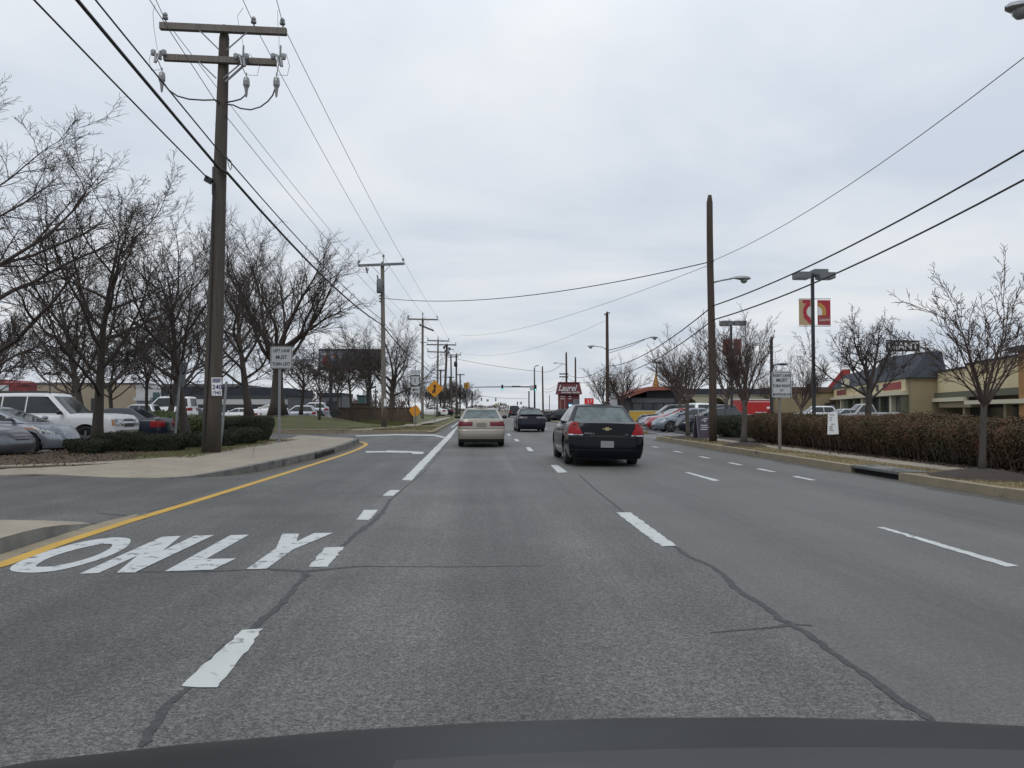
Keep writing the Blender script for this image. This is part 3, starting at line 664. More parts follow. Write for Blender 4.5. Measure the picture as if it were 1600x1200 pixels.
# ---- left side
big1 = tree_meshes('maple', 6, 'leader', 11.2, 5.3, .25, .0046)
maple2 = tree_meshes('maple', 3, 'leader', 9.1, 3.4, .175, .0047)
maple3 = tree_meshes('maple', 8, 'leader', 8.7, 3.0, .19, .0048)
oak1 = tree_meshes('oak', 7, 'oak', 14.2, 7.6, .60, .0085)
oak2 = tree_meshes('oak', 1, 'oak', 13.6, 6.7, .48, .0085)
small1 = tree_meshes('small', 6, 'round', 5.8, 2.9, .10, .0085)
far1 = tree_meshes('far', 4, 'oak', 10, 5, .30, .016, sides=(7, 4, 3, 3, 3))
GL = 'bare trees left of the road'
tree('tall bare tree whose limbs reach in from the left edge of the photo', at(-75, 700, 22, .1), big1, R(40), (1.06, 1.06, .90), group=GL)
tree('bare tree with grey trunk standing in front of the white sport utility vehicle', at(151, 690, 25.5, .1), maple2, R(200), (1.08, 1.08, 1.03), group=GL)
tree('bare tree with leaning trunk just left of the big utility pole', at(292, 690, 28.5, .1), maple3, R(115), group=GL, lean=(0, R(2.5)))
tree('bare tree right behind the trunk of the tree by the white sport utility vehicle', at(131, 660, 38, .2), maple2, R(80), (1.15, 1.15, 1.08), group=GL)
tree('huge spreading oak with a thick dark trunk behind the left lane sign', at(434, 648, 60, .93), oak1, R(10), group=GL)
tree('bare tree with slender trunk between the big utility pole and the oak', at(390, 655, 46, .8), maple3, R(150), (1.35, 1.35, 1.25), group=GL)
tree('dense dark oak right behind the second utility pole', at(612, 646, 78, .85), oak2, R(95), (.76, .76, .70), group=GL)
tree('small bare tree in front of the pale store wall left of the sears building', at(229, 650, 44, .4), small1, R(30), (1.0, 1.0, 1.25), group=GL)
tree('small wide bare tree beside the tan wall above the white vehicle windshield', at(108, 650, 46, .3), small1, R(140), (1.15, 1.15, 1.12), group=GL)
tree('multi stemmed low tree behind the hood of the white vehicle', at(176, 655, 40, .3), small1, R(260), (1.1, 1.1, .95), group=GL)
tree('distant grey bare tree cut off by the left edge of the photo', at(-12, 640, 75, .7), far1, R(10), (.9, .9, .95), group=GL)
tree('young bare tree with drooping crown on the lawn left of the footpath', at(499, 660, 52, .7), small1, R(50), (.75, .75, .80), group=GL)
tree('small bare tree in front of the low brown fence', at(527, 648, 60, .9), small1, R(190), (.9, .9, .85), group=GL)
tree('bare tree above the brown fence under the billboard', at(550, 646, 68, .9), small1, R(290), (1.25, 1.25, 1.2), group=GL)
tree('reddish bare shrub like tree over the right end of the brown fence', at(575, 646, 72, .9), small1, R(10), (1.3, 1.3, 1.05), group=GL)
tree('low bare tree left of the oak trunk in front of the grey store', at(470, 648, 70, .9), small1, R(75), (1.6, 1.6, 1.2), group=GL)
tree('bare tree behind the big utility pole in front of the sears store', at(322, 650, 52, .7), maple2, R(310), (1.3, 1.3, 1.0), group=GL)
tree('forked bare tree with dark trunk left of the leaning sign post', at(262, 655, 40, .4), maple3, R(250), (1.0, 1.0, .80), group=GL, lean=(0, R(-7)))
for i, (px, Y, s, a, lb) in enumerate([(700, 165, .95, 20, 'dark bare tree under the leaning far utility pole'), (716, 175, 1.0, 130, 'bare tree behind the twin signal head by the far junction'), (728, 190, .95, 250, 'rightmost tree of the dark clump behind the beige sedan roof'),
        (688, 150, .85, 200, 'bare tree right of the yellow merge sign'), (640, 110, .8, 90, 'bare tree behind the round orange sign back'), (668, 130, .75, 300, 'bare tree behind the post of the merge sign')]):
    tree(lb, at(px, 650, Y, .4), far1, R(a), (s*.72, s*.72, s*.72), group='distant bare trees left of the road')
# ---- right side
young = tree_meshes('young', 3, 'young', 3.85, 1.5, .060, .0042, bark='bark_grey', tw='twig_brown')
vase1 = tree_meshes('vase', 1, 'vase', 4.4, 1.65, .10, .0044, bark='bark_grey', tw='twig_brown')
vase2 = tree_meshes('vase', 7, 'vase', 4.7, 1.85, .10, .0050, bark='bark_grey', tw='twig_brown')
round1 = tree_meshes('round', 8, 'round', 5.5, 2.3, .15, .0062)
GR = 'bare street trees right of the road'
def rt(label, px, py, Y, z, me, rz, s=1.0, **k): return tree(label, at(px, py, Y, z), me, R(rz), (s, s, s) if not isinstance(s, tuple) else s, group=GR, name='street_tree', **k)
t1 = rt('young bare tree in a mulch mound in front of the cream store', 1535, 742, 14.1, .2, young, 160)
t2 = rt('vase shaped bare tree left of the right lane sign', 1162, 695, 26.5, .2, vase1, 0)
t3 = rt('vase shaped bare tree left of the sandwich board', 1075, 684, 33.5, .2, vase2, 70, (.96, .96, 1))
for t, r, h, lb in ((t1, .85, .16, 'dark mulch mound round the young tree by the storm drain'), (t2, .75, .14, 'mulch mound round the tree left of the right lane sign'), (t3, .8, .14, 'mulch mound round the tree left of the sandwich board')): mound(t.location.x, t.location.y, r, h, lb)
rt('bare tree right of the second right hand utility pole', 972, 645, 62, .15, vase2, 200, (1.1, 1.1, 1.15))
rt('bare tree left of the orange roofed restaurant behind the second utility pole', 945, 645, 66, .15, vase1, 100, (1.0, 1.0, 1.05))
rt('bare tree in front of the orange roofed restaurant', 1062, 645, 55, .1, vase1, 40, (1.05, 1.05, 1.25))
rt('upright bare tree behind the hedge left of the banner lamp pole', 1252, 650, 40, .1, vase2, 310, (.85, .85, .92))
rt('rounded knobbly bare tree in front of the dark mansard roof', 1353, 650, 31, .05, round1, 215, (.95, .95, .93))
rt('bare tree right behind the first right hand utility pole', 1135, 650, 48, .1, vase1, 250, (1.2, 1.2, 1.35))
rt('small bare tree in front of the pale arches', 1205, 650, 75, .1, vase2, 20, (1.2, 1.2, 1.2))
# ---- hedges and clipped bushes
def leafy(n, size, pts_fn, seed, per=4):
    rg = np.random.default_rng(seed); c, nrm = pts_fn(rg, n); n = len(c)
    j = rg.normal(0, .55, (n, 3)); u = np.cross(nrm+j, rg.normal(0, 1, (n, 3))); u /= np.linalg.norm(u, axis=1)[:, None]+1e-9
    w_ = np.cross(u, nrm+rg.normal(0, .7, (n, 3))); w_ /= np.linalg.norm(w_, axis=1)[:, None]+1e-9
    s = (size*rg.uniform(.6, 1.4, n))[:, None]
    return np.stack([c-u*s, c-w_*s*.55, c+u*s, c+w_*s*.55], 1).reshape(-1, 3)
def box_points(L, W, H, round_, lump, seed0):
    """random points in a thick skin over a rounded, lumpy, box shaped hedge (origin at its foot, long side along y)"""
    def fn(rg, n):
        a = 2*(L*W) ; faces = np.array([L*H, L*H, W*H, W*H, L*W*1.2]); k = rg.choice(5, n, p=faces/faces.sum())
        y = rg.uniform(-L/2, L/2, n); x = rg.uniform(-W/2, W/2, n); z = H*rg.uniform(0, 1, n)**.85
        nx = np.zeros((n, 3))
        for i, (ax, sgn) in enumerate(((0, -1), (0, 1), (1, -1), (1, 1), (2, 1))):
            s_ = k == i; nx[s_, ax] = sgn
            if ax == 0: x[s_] = sgn*W/2
            elif ax == 1: y[s_] = sgn*L/2
            else: z[s_] = H
        p = np.stack([x, y, z], 1); q = p.copy()
        # round the upper and end edges
        c = np.array([0, 0, H/2]); hx, hy, hz = W/2-round_, L/2-round_, H/2-round_
        core = np.stack([np.clip(p[:, 0], -hx, hx), np.clip(p[:, 1], -hy, hy), np.clip(p[:, 2], -1, H-round_)], 1)
        d = p-core; ln = np.linalg.norm(d, axis=1)[:, None]+1e-9; q = core+d/ln*round_; nrm = d/ln
        l_ = lump*(1.3*np.sin(q[:, 1]*1.3+seed0)*np.sin(q[:, 1]*.57+2)+np.sin(q[:, 1]*3.1+seed0)*np.sin(q[:, 2]*4.3+q[:, 0]*2+seed0*2)+.6*np.sin(q[:, 1]*7.7+q[:, 0]*6+seed0)+rg.normal(0, .8, n))
        inward = np.abs(rg.normal(0, .05, n))
        thin = 1-.5*np.clip(1-q[:, 2]/H, 0, 1)**2.2
        q = q+nrm*(l_-inward)[:, None]; q[:, 0] *= thin; q[:, 2] = np.clip(q[:, 2], .02, None)
        return q, nrm
    return fn
def hedge(name, label, cat, loc, L, W, H, n, size, m_, seed, rz=0, round_=.3, lump=.03, group=None, stems=0):
    t = thing(name, label, cat, loc, rz, group)
    o = bpy.data.objects.new('foliage', np_mesh('foliage', leafy(n, size, box_points(L, W, H, round_, lump, seed), seed), M[m_])); link(o, t)
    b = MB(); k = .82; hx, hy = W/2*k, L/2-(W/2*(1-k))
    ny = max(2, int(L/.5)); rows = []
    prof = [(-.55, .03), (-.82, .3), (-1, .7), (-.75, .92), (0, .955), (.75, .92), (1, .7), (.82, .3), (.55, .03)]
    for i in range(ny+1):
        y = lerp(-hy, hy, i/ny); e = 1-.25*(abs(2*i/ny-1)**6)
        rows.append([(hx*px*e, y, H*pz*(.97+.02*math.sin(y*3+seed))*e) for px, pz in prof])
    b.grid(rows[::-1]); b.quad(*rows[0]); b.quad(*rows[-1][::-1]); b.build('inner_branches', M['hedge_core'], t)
    if stems:
        rnd = random.Random(seed); b = MB()
        for i in range(stems):
            y = rnd.uniform(-L/2+.1, L/2-.1); x = rnd.choice((-1, -1, 1))*W/2*rnd.uniform(.72, 1.0); z0 = rnd.uniform(0, .5)*H
            p = Vector((x*.8, y, z0)); q = p+Vector((math.copysign(rnd.uniform(.0, .14), x), rnd.gauss(0, .12), rnd.uniform(.25, .6))); b.tube([p, (p+q)/2+Vector((0, 0, .03)), q], [.008, .006, .004], 3, cap=False)
        b.build('twigs', M['twig_brown'], t)
    return t
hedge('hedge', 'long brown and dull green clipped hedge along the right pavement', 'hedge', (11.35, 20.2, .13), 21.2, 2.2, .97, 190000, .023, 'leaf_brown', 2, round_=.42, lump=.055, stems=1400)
hedge('hedge', 'short dark green hedge behind the sandwich board', 'hedge', (11.9, 35.6, .1), 2.6, 2.6, .95, 14000, .035, 'leaf_dark', 4, round_=.3)
G1 = 'low clipped bushes in the bed by the parked cars'
for px, Y, L, W, H, lb in [(137, 23.0, 1.25, .8, .40, 'lowest clipped bush in front of the silver hatchback nose'), (190, 24.2, 1.3, .95, .54, 'clipped bush right of the lowest bush in front of the bare tree trunk'), (232, 24.2, 1.1, .95, .50, 'clipped bush in the middle of the row below the dark sedan'), (268, 24.3, 1.0, .95, .50, 'clipped bush in the row below the leaning post'), (296, 26.3, .9, 1.0, .45, 'small clipped bush at the right end of the row beside the utility pole foot')]:
    hedge('clipped_bush', lb, 'bush', at(px, 700, Y, .12), W, L, H, 9000, .022, 'leaf_yew', int(px), round_=.2, lump=.02, group=G1)
G2 = 'evergreen bushes behind the big utility pole'
for px, Y, L, W, H, m_, lb in [(286, 35.5, 2.2, 1.3, .95, 'leaf_laurel', 'yellow green leafy shrub beside the leaning bare tree'), (252, 37.5, 1.8, 1.2, 1.05, 'leaf_laurel', 'dark leafy shrub behind the dark sedan tail'), (316, 33.5, 1.6, 1.2, .95, 'leaf_laurel', 'leafy shrub just left of the big utility pole'), (350, 27.5, 1.1, 1.0, .52, 'leaf_yew', 'low clipped bush right of the utility pole foot'), (380, 29, 1.3, 1.1, .58, 'leaf_yew', 'low clipped bush at the right end of the verge'), (375, 32.2, 2.0, 1.2, .98, 'leaf_dark', 'taller dark shrub behind the low clipped bushes'), (402, 32.0, 1.2, 1.2, .95, 'leaf_dark', 'rounded dark shrub nearest the left lane sign')]:
    hedge('evergreen_shrub', lb, 'bush', at(px, 690, Y, .12), W, L, H, 9000, .032 if 'laurel' in m_ else .024, m_, int(px)+1, round_=.28, lump=.045 if 'laurel' in m_ else .025, group=G2)
# ================================================================ UTILITY POLES, WIRES, LAMPS, SIGNS
def insulator(b, p, s=1.0):
    b.lathe([(.012*s, -.0), (.012*s, .10*s)], p, n=6); b.lathe([(.03*s, .10*s), (.07*s, .11*s), (.075*s, .15*s), (.045*s, .17*s), (.06*s, .19*s), (.06*s, .23*s), (.03*s, .27*s), (.001, .28*s)], p, n=8)
def pole(label, base, top, r0, r1, m_='pole_grey', group='utility poles left of the road', name='utility_pole', n=14, bend=0):
    base, top = Vector(base), Vector(top)
    t = thing(name, label, 'utility pole', base, 0, group); b = MB(); d = top-base
    pts = [d*k + Vector((bend*math.sin(k*6.0), 0, 0)) for k in (0, .12, .25, .4, .55, .7, .85, .97)] + [d]
    b.tube(pts, [lerp(r0, r1, k) for k in (0, .12, .25, .4, .55, .7, .85, .97)]+[r1*.6], n); b.build('pole', M[m_], t, True)
    return t
def crossarm(t, a, c, m_, sec=.11, braces=True, ins=None, s=1.0, postz=None):
    a, c = Vector(a)-t.location, Vector(c)-t.location; b = MB(); b.bar(a, c, sec, sec*1.15); o = b.build('crossarm', M[m_], t)
    mid_ = a.lerp(c, .5); ax = (c-a)
    if braces:
        b = MB(); drop = Vector((0, 0, -.55*s))
        for u in (.3, .7): b.bar(a.lerp(c, u)+Vector((0, -.06, -.05)), mid_+drop+Vector((math.copysign(.1, u-.5), -.06, 0)), .03, .03)
        b.build('brace', M['dull_steel'], o)
    for p in ins or []:
        b = MB(); insulator(b, (0, 0, 0), s); b.build('insulator', M['porcelain'], o, loc=(a+ax*p)+Vector((0, 0, sec*.55)))
    return o
p1b, p1t = P(330, 700, 23), P(351, 40, 23); p1b.z = .1
PL1 = pole('tall brown utility pole with two crossarms nearest on the left', p1b, p1t, .265, .135, 'pole_wood')
crossarm(PL1, P(250, 41, 22.72), P(448, 50, 22.92), 'pole_grey', .16, True, [.04, .735, .965], 1.15)
arm2 = crossarm(PL1, P(256, 90, 22.72), P(432, 98, 22.92), 'pole_grey', .15, True)
b = MB(); q0 = P(345, 112, 22.75)-PL1.location; b.bar(P(388, 96, 22.8)-PL1.location, P(352, 128, 22.75)-PL1.location, .05, .05); b.build('brace', M['dull_steel'], arm2)
for i, (px, py, sd) in enumerate(((249, 86, -1), (378, 92, 1), (436, 92, 1))):      # fused cutouts with hanging cable terminals
    c = P(px, py, 22.65)-PL1.location; b = MB()
    b.obox(c+Vector((0, .05, 0)), (.03, 0, 0), (0, .06, 0), (0, 0, .10)); b.cyl(c+Vector((-.05*sd, -.06, .10)), c+Vector((.03*sd, -.10, -.22)), .028); b.cyl(c+Vector((.06*sd, -.05, .02)), c+Vector((.09*sd, -.06, -.24)), .045)
    for s_ in (-.16, .13): b.lathe([(.001, -.09), (.06, -.08), (.075, -.02), (.075, .05), (.05, .08), (.001, .10)], c+Vector((s_, -.02, .06)), n=8)
    b.build('fuse_cutout', M['steel'], PL1)
    tp = P(*((253, 122), (385, 130), (432, 130))[i], 22.6)-PL1.location; b = MB()
    b.lathe([(.015, .30), (.02, .18), (.075, .15), (.095, .05), (.095, -.06), (.06, -.14), (.05, -.2), (.035, -.34), (.02, -.40)], tp, n=10); b.build('cable_terminal', M['porcelain'], PL1)
    b = MB()
    pts = {0: [(257, 131), (264, 141), (277, 150), (295, 155), (318, 156.5), (336, 156), (344, 160)], 1: [(384.5, 139), (383, 149), (376, 155), (365, 158), (352, 160)], 2: [(430, 138), (426, 149), (419, 158), (407, 167), (392, 171.5), (376, 169.5), (364, 164), (352, 163)]}[i]
    b.tube([P(x, y, 22.6+.25*(k/len(pts)))-PL1.location for k, (x, y) in enumerate(pts)], .021, 6); b.build('looped_cable', M['cable'], PL1)
    b = MB(); pts = {0: [(242, 8), (239, 20), (240, 40), (243, 60), (246, 78)], 1: [(380, 12), (371, 25), (373, 40), (378, 60), (380, 72)], 2: [(434, 16), (434, 36), (436, 60), (436, 76)]}[i]
    b.tube([P(x, y, 22.6)-PL1.location for x, y in pts], .006, 4); b.build('jumper_wire', M['thin_wire'], PL1)
    b = MB(); b.tube([c+Vector((.0, -.06, -.2)), tp+Vector((0, 0, .2))], .013, 5); b.build('jumper_wire', M['dull_steel'], PL1)
    b = MB(); b.tube([tp+Vector((.02, 0, .24)), tp+Vector((.30*sd, 0, .22)), tp+Vector((.36*sd, 0, .5)), c+Vector((.2*sd, 0, .16))], .007, 4); b.build('jumper_wire', M['thin_wire'], PL1)
    if i:
        b = MB(); b.cyl(P(px+2, 88, 22.6)-PL1.location, P(px+2.5, 71, 22.6)-PL1.location, .032, .026, 8); b.build('arrester', M['porcelain'], PL1)
b = MB(); b.lathe([(.155, 0), (.16, .0), (.16, .10), (.155, .10)], P(345.5, 199, 23)-PL1.location, n=14); b.build('pole_band', M['black'], PL1)
b = MB(); b.tube([P(x, y, 22.75)-PL1.location for x, y in ((333, 280), (333, 320), (331, 420), (327, 560), (319, 690))], .022, 5); b.build('riser_cable', M['cable'], PL1)
b = MB(); b.tube([P(x, y, 22.72)-PL1.location for x, y in ((355, 245), (357, 258), (360, 266), (362, 262), (361, 252), (357, 248))], .012, 5); b.build('slack_loop', M['cable'], PL1)
b = MB(); c = P(325.5, 281, 22.7)-PL1.location; b.obox(c, (.09, 0, -.05), (0, .05, 0), (.03, 0, .08)); b.build('splice_box', M['black'], PL1)
b = MB(); b.obox(P(333, 283, 22.9)-PL1.location, (.02, 0, 0), (0, .05, 0), (0, 0, .4)); b.build('mounting_strap', M['dull_steel'], PL1)
# poster on the pole
ps = P(338.5, 604, 22.58); po = thing('poster', 'white poster with blue numbers stuck on the nearest utility pole', 'poster', ps)
b = MB(); b.obox((0, 0, 0), (.20, 0, .0), (0, .006, 0), (-.012, 0, .37)); sh = b.build('sheet', M['paper'], po); po.scale = (.68, 1, .68)
text('240', .26, M['ink_blue'], po, (.02, -.009, -.03), (R(90), 0, 0), bold=.006)
text('1940', .22, M['ink_blue'], po, (0, -.009, -.26), (R(90), R(0), 0), bold=.004, sx=.8)
b = MB()
for k, z in enumerate((.32, .285, .25, .215, .18)): b.box((-.17, -.011, z-.012), (.18-.01*k, -.008, z+.010))
b.build('printed_lines', M['ink_blue'], po)
p2b, p2t = P(600, 668, 55), P(597.5, 409, 55)
PL2 = pole('grey utility pole with transformer second along the left', p2b, p2t, .185, .125)
crossarm(PL2, P(559, 415, 54.8), P(632, 412, 54.8), 'dull_steel', .14, True, [.03, .97], 1.2)
b = MB(); b.cyl(P(599, 410, 54.8)-PL2.location, P(599.2, 402, 54.8)-PL2.location, .03); insulator(b, P(599.2, 404.5, 54.8)-PL2.location, 1.2); b.build('insulator', M['porcelain'], PL2)
b = MB(); c = P(593, 447, 54.7)-PL2.location; b.lathe([(.001, .50), (.16, .48), (.20, .42), (.20, -.42), (.17, -.48), (.001, -.48)], c, n=14); b.cyl(c+Vector((-.1, 0, .48)), c+Vector((-.16, 0, .75)), .05); b.obox(c+Vector((.2, .1, .1)), (.06, 0, 0), (0, .04, 0), (0, 0, .12)); b.build('transformer', M['dull_steel'], PL2, True)
b = MB(); c = P(572.5, 420, 54.7)-PL2.location; b.cyl(c+Vector((-.04, 0, .1)), c+Vector((.08, 0, -.28)), .05); b.cyl(c+Vector((.1, 0, .08)), c+Vector((.12, 0, -.12)), .035); b.build('fuse_cutout', M['black'], PL2)
b = MB()
for k in range(3): b = MB(); b.lathe([(.001, -.06), (.04, -.06), (.07, -.03), (.07, .03), (.04, .06), (.001, .06)], P(594, 462+4.6*k, 54.75)-PL2.location, n=8); b.build('spool_insulator', M['dull_steel'], PL2)
b = MB(); b.lathe([(.19, 0), (.197, .01), (.183, 1.35), (.17, 1.36)], (.0, 0, .0), n=14); b.build('dark_foot', M['pole_brown'], PL2, True)
b = MB(); b.obox(P(601.5, 629, 54.8)-PL2.location, (.07, 0, 0), (0, .02, 0), (0, 0, .26)); b.build('notice', M['paper'], PL2)
PL3 = pole('grey utility pole third along the left behind the route sign', P(660, 660, 91), P(660.4, 496, 91), .17, .12)
crossarm(PL3, P(636.5, 498.5, 90.8), P(684.5, 499.5, 90.8), 'pole_grey', .14, True, [.03, .97], 1.3)
b = MB(); b.cyl(P(660.4, 496, 90.8)-PL3.location, P(660.4, 490.5, 90.8)-PL3.location, .05); insulator(b, P(660.4, 493, 90.8)-PL3.location, 1.3); b.build('insulator', M['porcelain'], PL3)
crossarm(PL3, P(655.5, 507.5, 91.5), P(677, 516.5, 88.5), 'pole_wood', .14, False)
b = MB(); b.bar(P(656, 535, 90.8)-PL3.location, P(666, 535, 90.8)-PL3.location, .08, .08); b.build('bracket', M['dull_steel'], PL3)
PL4 = pole('utility pole with two long crossarms right behind the merge sign', P(683, 652, 118), P(684.5, 529, 118), .17, .12)
for y in (532, 549.5): crossarm(PL4, P(667.5, y, 117.8), P(702, y+1, 117.8), 'pole_grey', .15, True, [.03, .97], 1.3)
b = MB(); b.cyl(P(684.5, 530, 117.8)-PL4.location, P(684.5, 525.5, 117.8)-PL4.location, .05); b.build('insulator', M['porcelain'], PL4)
b = MB(); b.tube([P(x, y, 117.6)-PL4.location for x, y in ((668.5, 552), (669.5, 557), (673, 560), (678, 559.5), (683, 557))], .03, 4); b.build('looped_cable', M['cable'], PL4)
PL5 = pole('dark leaning utility pole with cluttered top', P(693.5, 650, 131), P(698.5, 537, 131), .22, .17, 'pole_wood')
crossarm(PL5, P(666.5, 538.5, 130.7), P(713, 539, 130.7), 'pole_wood', .16, False, [.02, .98], 1.3)
b = MB()
for x, y in ((694, 543), (702, 545), (696, 549), (701, 551), (697, 540)): b.lathe([(.001, -.25), (.18, -.2), (.2, .1), (.1, .25), (.001, .26)], P(x, y, 130.5)-PL5.location, n=7)
b.bar(P(698, 544.5, 130.4)-PL5.location, P(709, 546.5, 129)-PL5.location, .08, .1); b.build('switch_gear', M['dark_steel'], PL5)
PL6 = pole('slim dark utility pole between the leaning pole and the transformer pole', P(706, 650, 146), P(704.5, 553, 146), .17, .13, 'pole_wood')
PL7 = pole('utility pole with a dark transformer drum farthest of the tall ones', P(713, 650, 152), P(713, 553, 152), .2, .15, 'pole_wood')
crossarm(PL7, P(694, 555, 151.7), P(720.5, 554.5, 151.7), 'pole_wood', .16, False, [.02, .75, .98], 1.3)
crossarm(PL7, P(700, 558, 151.7), P(716, 557.5, 151.7), 'pole_wood', .16, False)
b = MB(); c = P(712, 569, 151.6)-PL7.location; b.lathe([(.001, .55), (.25, .5), (.33, .3), (.33, -.35), (.25, -.5), (.001, -.52)], c, n=12); b.build('transformer', M['black'], PL7, True)
for px, py, Y, lb in ((688.5, 577, 170, 'short distant pole left of the leaning utility pole'), (703, 588, 210, 'tiny distant pole below the transformer drum'), (719, 584, 190, 'distant pole with a small crossarm left of the twin signal heads')):
    t = pole(lb, P(px-.3, 652, Y), P(px, py, Y), .2, .16, 'pole_wood', 'distant utility poles left of the road', n=8)
    crossarm(t, P(px-4.5, py+1.5, Y-.3), P(px+7, py+1.5, Y-.3), 'pole_wood', .2, False)
# ---- right side poles with street lights
def lamp_head(b, p, d, L=.75, w=.17):
    d = Vector(d).normalized(); s = Vector((-d.y, d.x, 0)); rows = []
    for u, ww, h0, h1 in ((0, .25, .02, .05), (.2, .5, .0, .10), (.5, 1.0, -.05, .12), (.75, .95, -.05, .11), (.92, .6, -.03, .08), (1, .08, .0, .03)):
        c = Vector(p)+d*(L*u); rows.append([tuple(c+s*(w*ww*math.cos(a))+Vector((0, 0, (h1 if math.sin(a) > 0 else -h0*-1)*abs(math.sin(a)) if math.sin(a) > 0 else h0*abs(math.sin(a))))) for a in [2*math.pi*k/10 for k in range(11)]])
    b.grid(rows)
def street_light(t, px, py, Y, arm, m_='steel', bowl=True):
    pts = [P(x, y, yy)-t.location for x, y, yy in arm]; b = MB(); b.tube(pts, .033, 7); ar = b.build('lamp_arm', M[m_], t, True)
    e = pts[-1]; d = pts[-1]-pts[-2]; d.z = 0; hd = d.normalized(); b = MB(); lamp_head(b, e, hd); h = b.build('lamp_head', M[m_], ar, True)
    if bowl:
        b = MB(); c = e+hd*.48+Vector((0, 0, -.03)); b.lathe([(.14, .0), (.13, -.07), (.08, -.13), (.001, -.15)], c, n=10); b.build('lamp_bowl', M['porcelain'], h, True)
PR1 = pole('brown leaning wooden pole with street light nearest on the right', P(1114, 690, 30), P(1109, 305, 30), .155, .115, 'pole_brown', 'street light poles right of the road', 'street_light_pole', bend=.02)
street_light(PR1, 0, 0, 30, [(1112, 442, 30), (1128, 438, 30), (1143, 435.5, 30)], 'steel')
b = MB(); b.lathe([(.128, -.04), (.135, 0), (.128, .04)], P(1110, 408, 30)-PR1.location, n=12); b.build('pole_band', M['black'], PR1)
PR2 = pole('wooden pole with street lights on both sides behind the black sedan', P(949.5, 655, 65), P(948.5, 487, 65), .16, .11, 'pole_brown', 'street light poles right of the road', 'street_light_pole')
street_light(PR2, 0, 0, 65, [(949, 549, 65), (945, 544.5, 65), (940, 542, 65), (932, 541.5, 65)], 'steel')
street_light(PR2, 0, 0, 65, [(950, 547.5, 65), (970, 542.5, 65), (990, 536, 65), (1008, 529.5, 65), (1014, 528, 65)], 'dull_steel')
b = MB(); b.bar(P(944, 491.5, 64.8)-PR2.location, P(953, 488.5, 64.8)-PR2.location, .09, .09); b.build('crosspiece', M['pole_brown'], PR2)
b = MB(); b.tube([P(x, y, 64.9)-PR2.location for x, y in ((950, 552), (985, 541), (1008, 530.5))], .025, 5); b.build('arm_brace', M['dull_steel'], PR2)
PR3 = pole('wooden pole with a street light standing behind the red pylon sign', P(885.7, 655, 108), P(884.7, 550, 108), .17, .12, 'pole_brown', 'street light poles right of the road', 'street_light_pole', n=10)
street_light(PR3, 0, 0, 108, [(885, 570.5, 108), (880, 568, 108), (873, 567.5, 108)], 'steel', False)
for y in (584.3, 588.8): crossarm(PR3, P(874, y, 107.7), P(888, y, 107.7), 'pole_brown', .14, False)
PR4 = pole('bare wooden pole right of the pole behind the pylon sign', P(899.5, 655, 118), P(899, 558, 118), .16, .12, 'pole_brown', 'street light poles right of the road', n=10)
PR5 = pole('bare wooden pole beside the far traffic signal mast', P(848.8, 655, 150), P(847.5, 572, 150), .19, .13, 'pole_brown', 'street light poles right of the road', n=10)
PR6 = pole('thin distant pole left of the red pylon sign', P(858.5, 655, 190), P(858.5, 617, 190), .09, .08, 'pole_brown', 'street light poles right of the road', n=8)
PR7 = pole('street light pole beyond the right edge of the photo', (10.6, 12.5, .1), (10.6, 12.5, 10.6), .15, .11, 'pole_brown', 'street light poles right of the road', 'street_light_pole')
street_light(PR7, 0, 0, 12.5, [(1805, 20, 12.5), (1720, 8, 12.5), (1640, 14, 12.5)], 'steel')
# ---- wires, each one a thing of its own
def wire(label, pts, r, m_='cable', sag=.012, seg=10, group='overhead wires'):
    pts = [Vector(p) for p in pts]; o = pts[0].copy(); b = MB(); line = []
    for a, c in zip(pts, pts[1:]):
        L = (c-a).length
        for k in range(seg):
            u = k/seg; q = a.lerp(c, u); q.z -= 4*u*(1-u)*L*(sag if not hasattr(sag, '__len__') else sag[min(len(sag)-1, len(line)//seg)]); line.append(q-o)
    line.append(pts[-1]-o); b.tube(line, r, 5)
    w_ = b.build('overhead_wire', M[m_], None, True, loc=o); return tag(w_, label, 'wire', group)
def back(px, py, X, ext=1.0):      # point over the pixel that has the given X, then carried on behind the camera
    d = ray(px, py); k = X/d.x; return Vector((X, d.y*k, EYE+d.z*k))
def run(a, px, py, to=-8):         # from anchor a through the pixel at constant X, to behind the camera
    q = back(px, py, a.x); u = (to-a.y)/(q.y-a.y); e = a+(q-a)*u; return e
I1 = [P(258, 31, 22.8), P(397, 38, 22.85), P(443, 41, 22.9)]
I2 = [P(560, 411, 54.8), P(599.2, 401.5, 54.8), P(631, 407.5, 54.8)]
I3 = [P(637.5, 495, 90.8), P(660.4, 490, 90.8), P(684, 496, 90.8)]
I4 = [P(668, 529, 117.8), P(684.5, 525.5, 117.8), P(701.5, 530, 117.8)]
I5 = [P(694.5, 553, 151.7), P(713, 552, 151.7), P(720, 553, 151.7)]
for k, (lb, top) in enumerate((('thin upper wire on the left insulators of the left pole row', (244, 0)), ('thin upper wire over the centre of the left pole row', (380, 0)), ('thin upper wire on the right insulators of the left pole row', (432.5, 0)))):
    wire(lb, [run(I1[k], *top), I1[k], I2[k], I3[k], I4[k], I5[k]], .010, 'thin_wire', [.004, .006, .006, .005, .004])
n1 = P(336, 157, 22.85); wire('thin neutral wire tied to the nearest left pole below the crossarms', [run(n1, 236, 0), n1, P(353.5, 182, 22.9), P(595, 467, 54.8), P(659, 535, 90.8), P(683, 560, 117.8)], .010, 'thin_wire', [.003, 0, .006, .006, .005])
c1 = P(341, 262, 22.75); wire('thick black telephone cable on the left pole row', [run(c1, 127, 0), c1, P(355, 270, 22.8), P(598, 508, 54.8), P(659, 568, 90.8), P(683, 585, 117.8)], .040, 'cable', [.004, 0, .014, .012, .01])
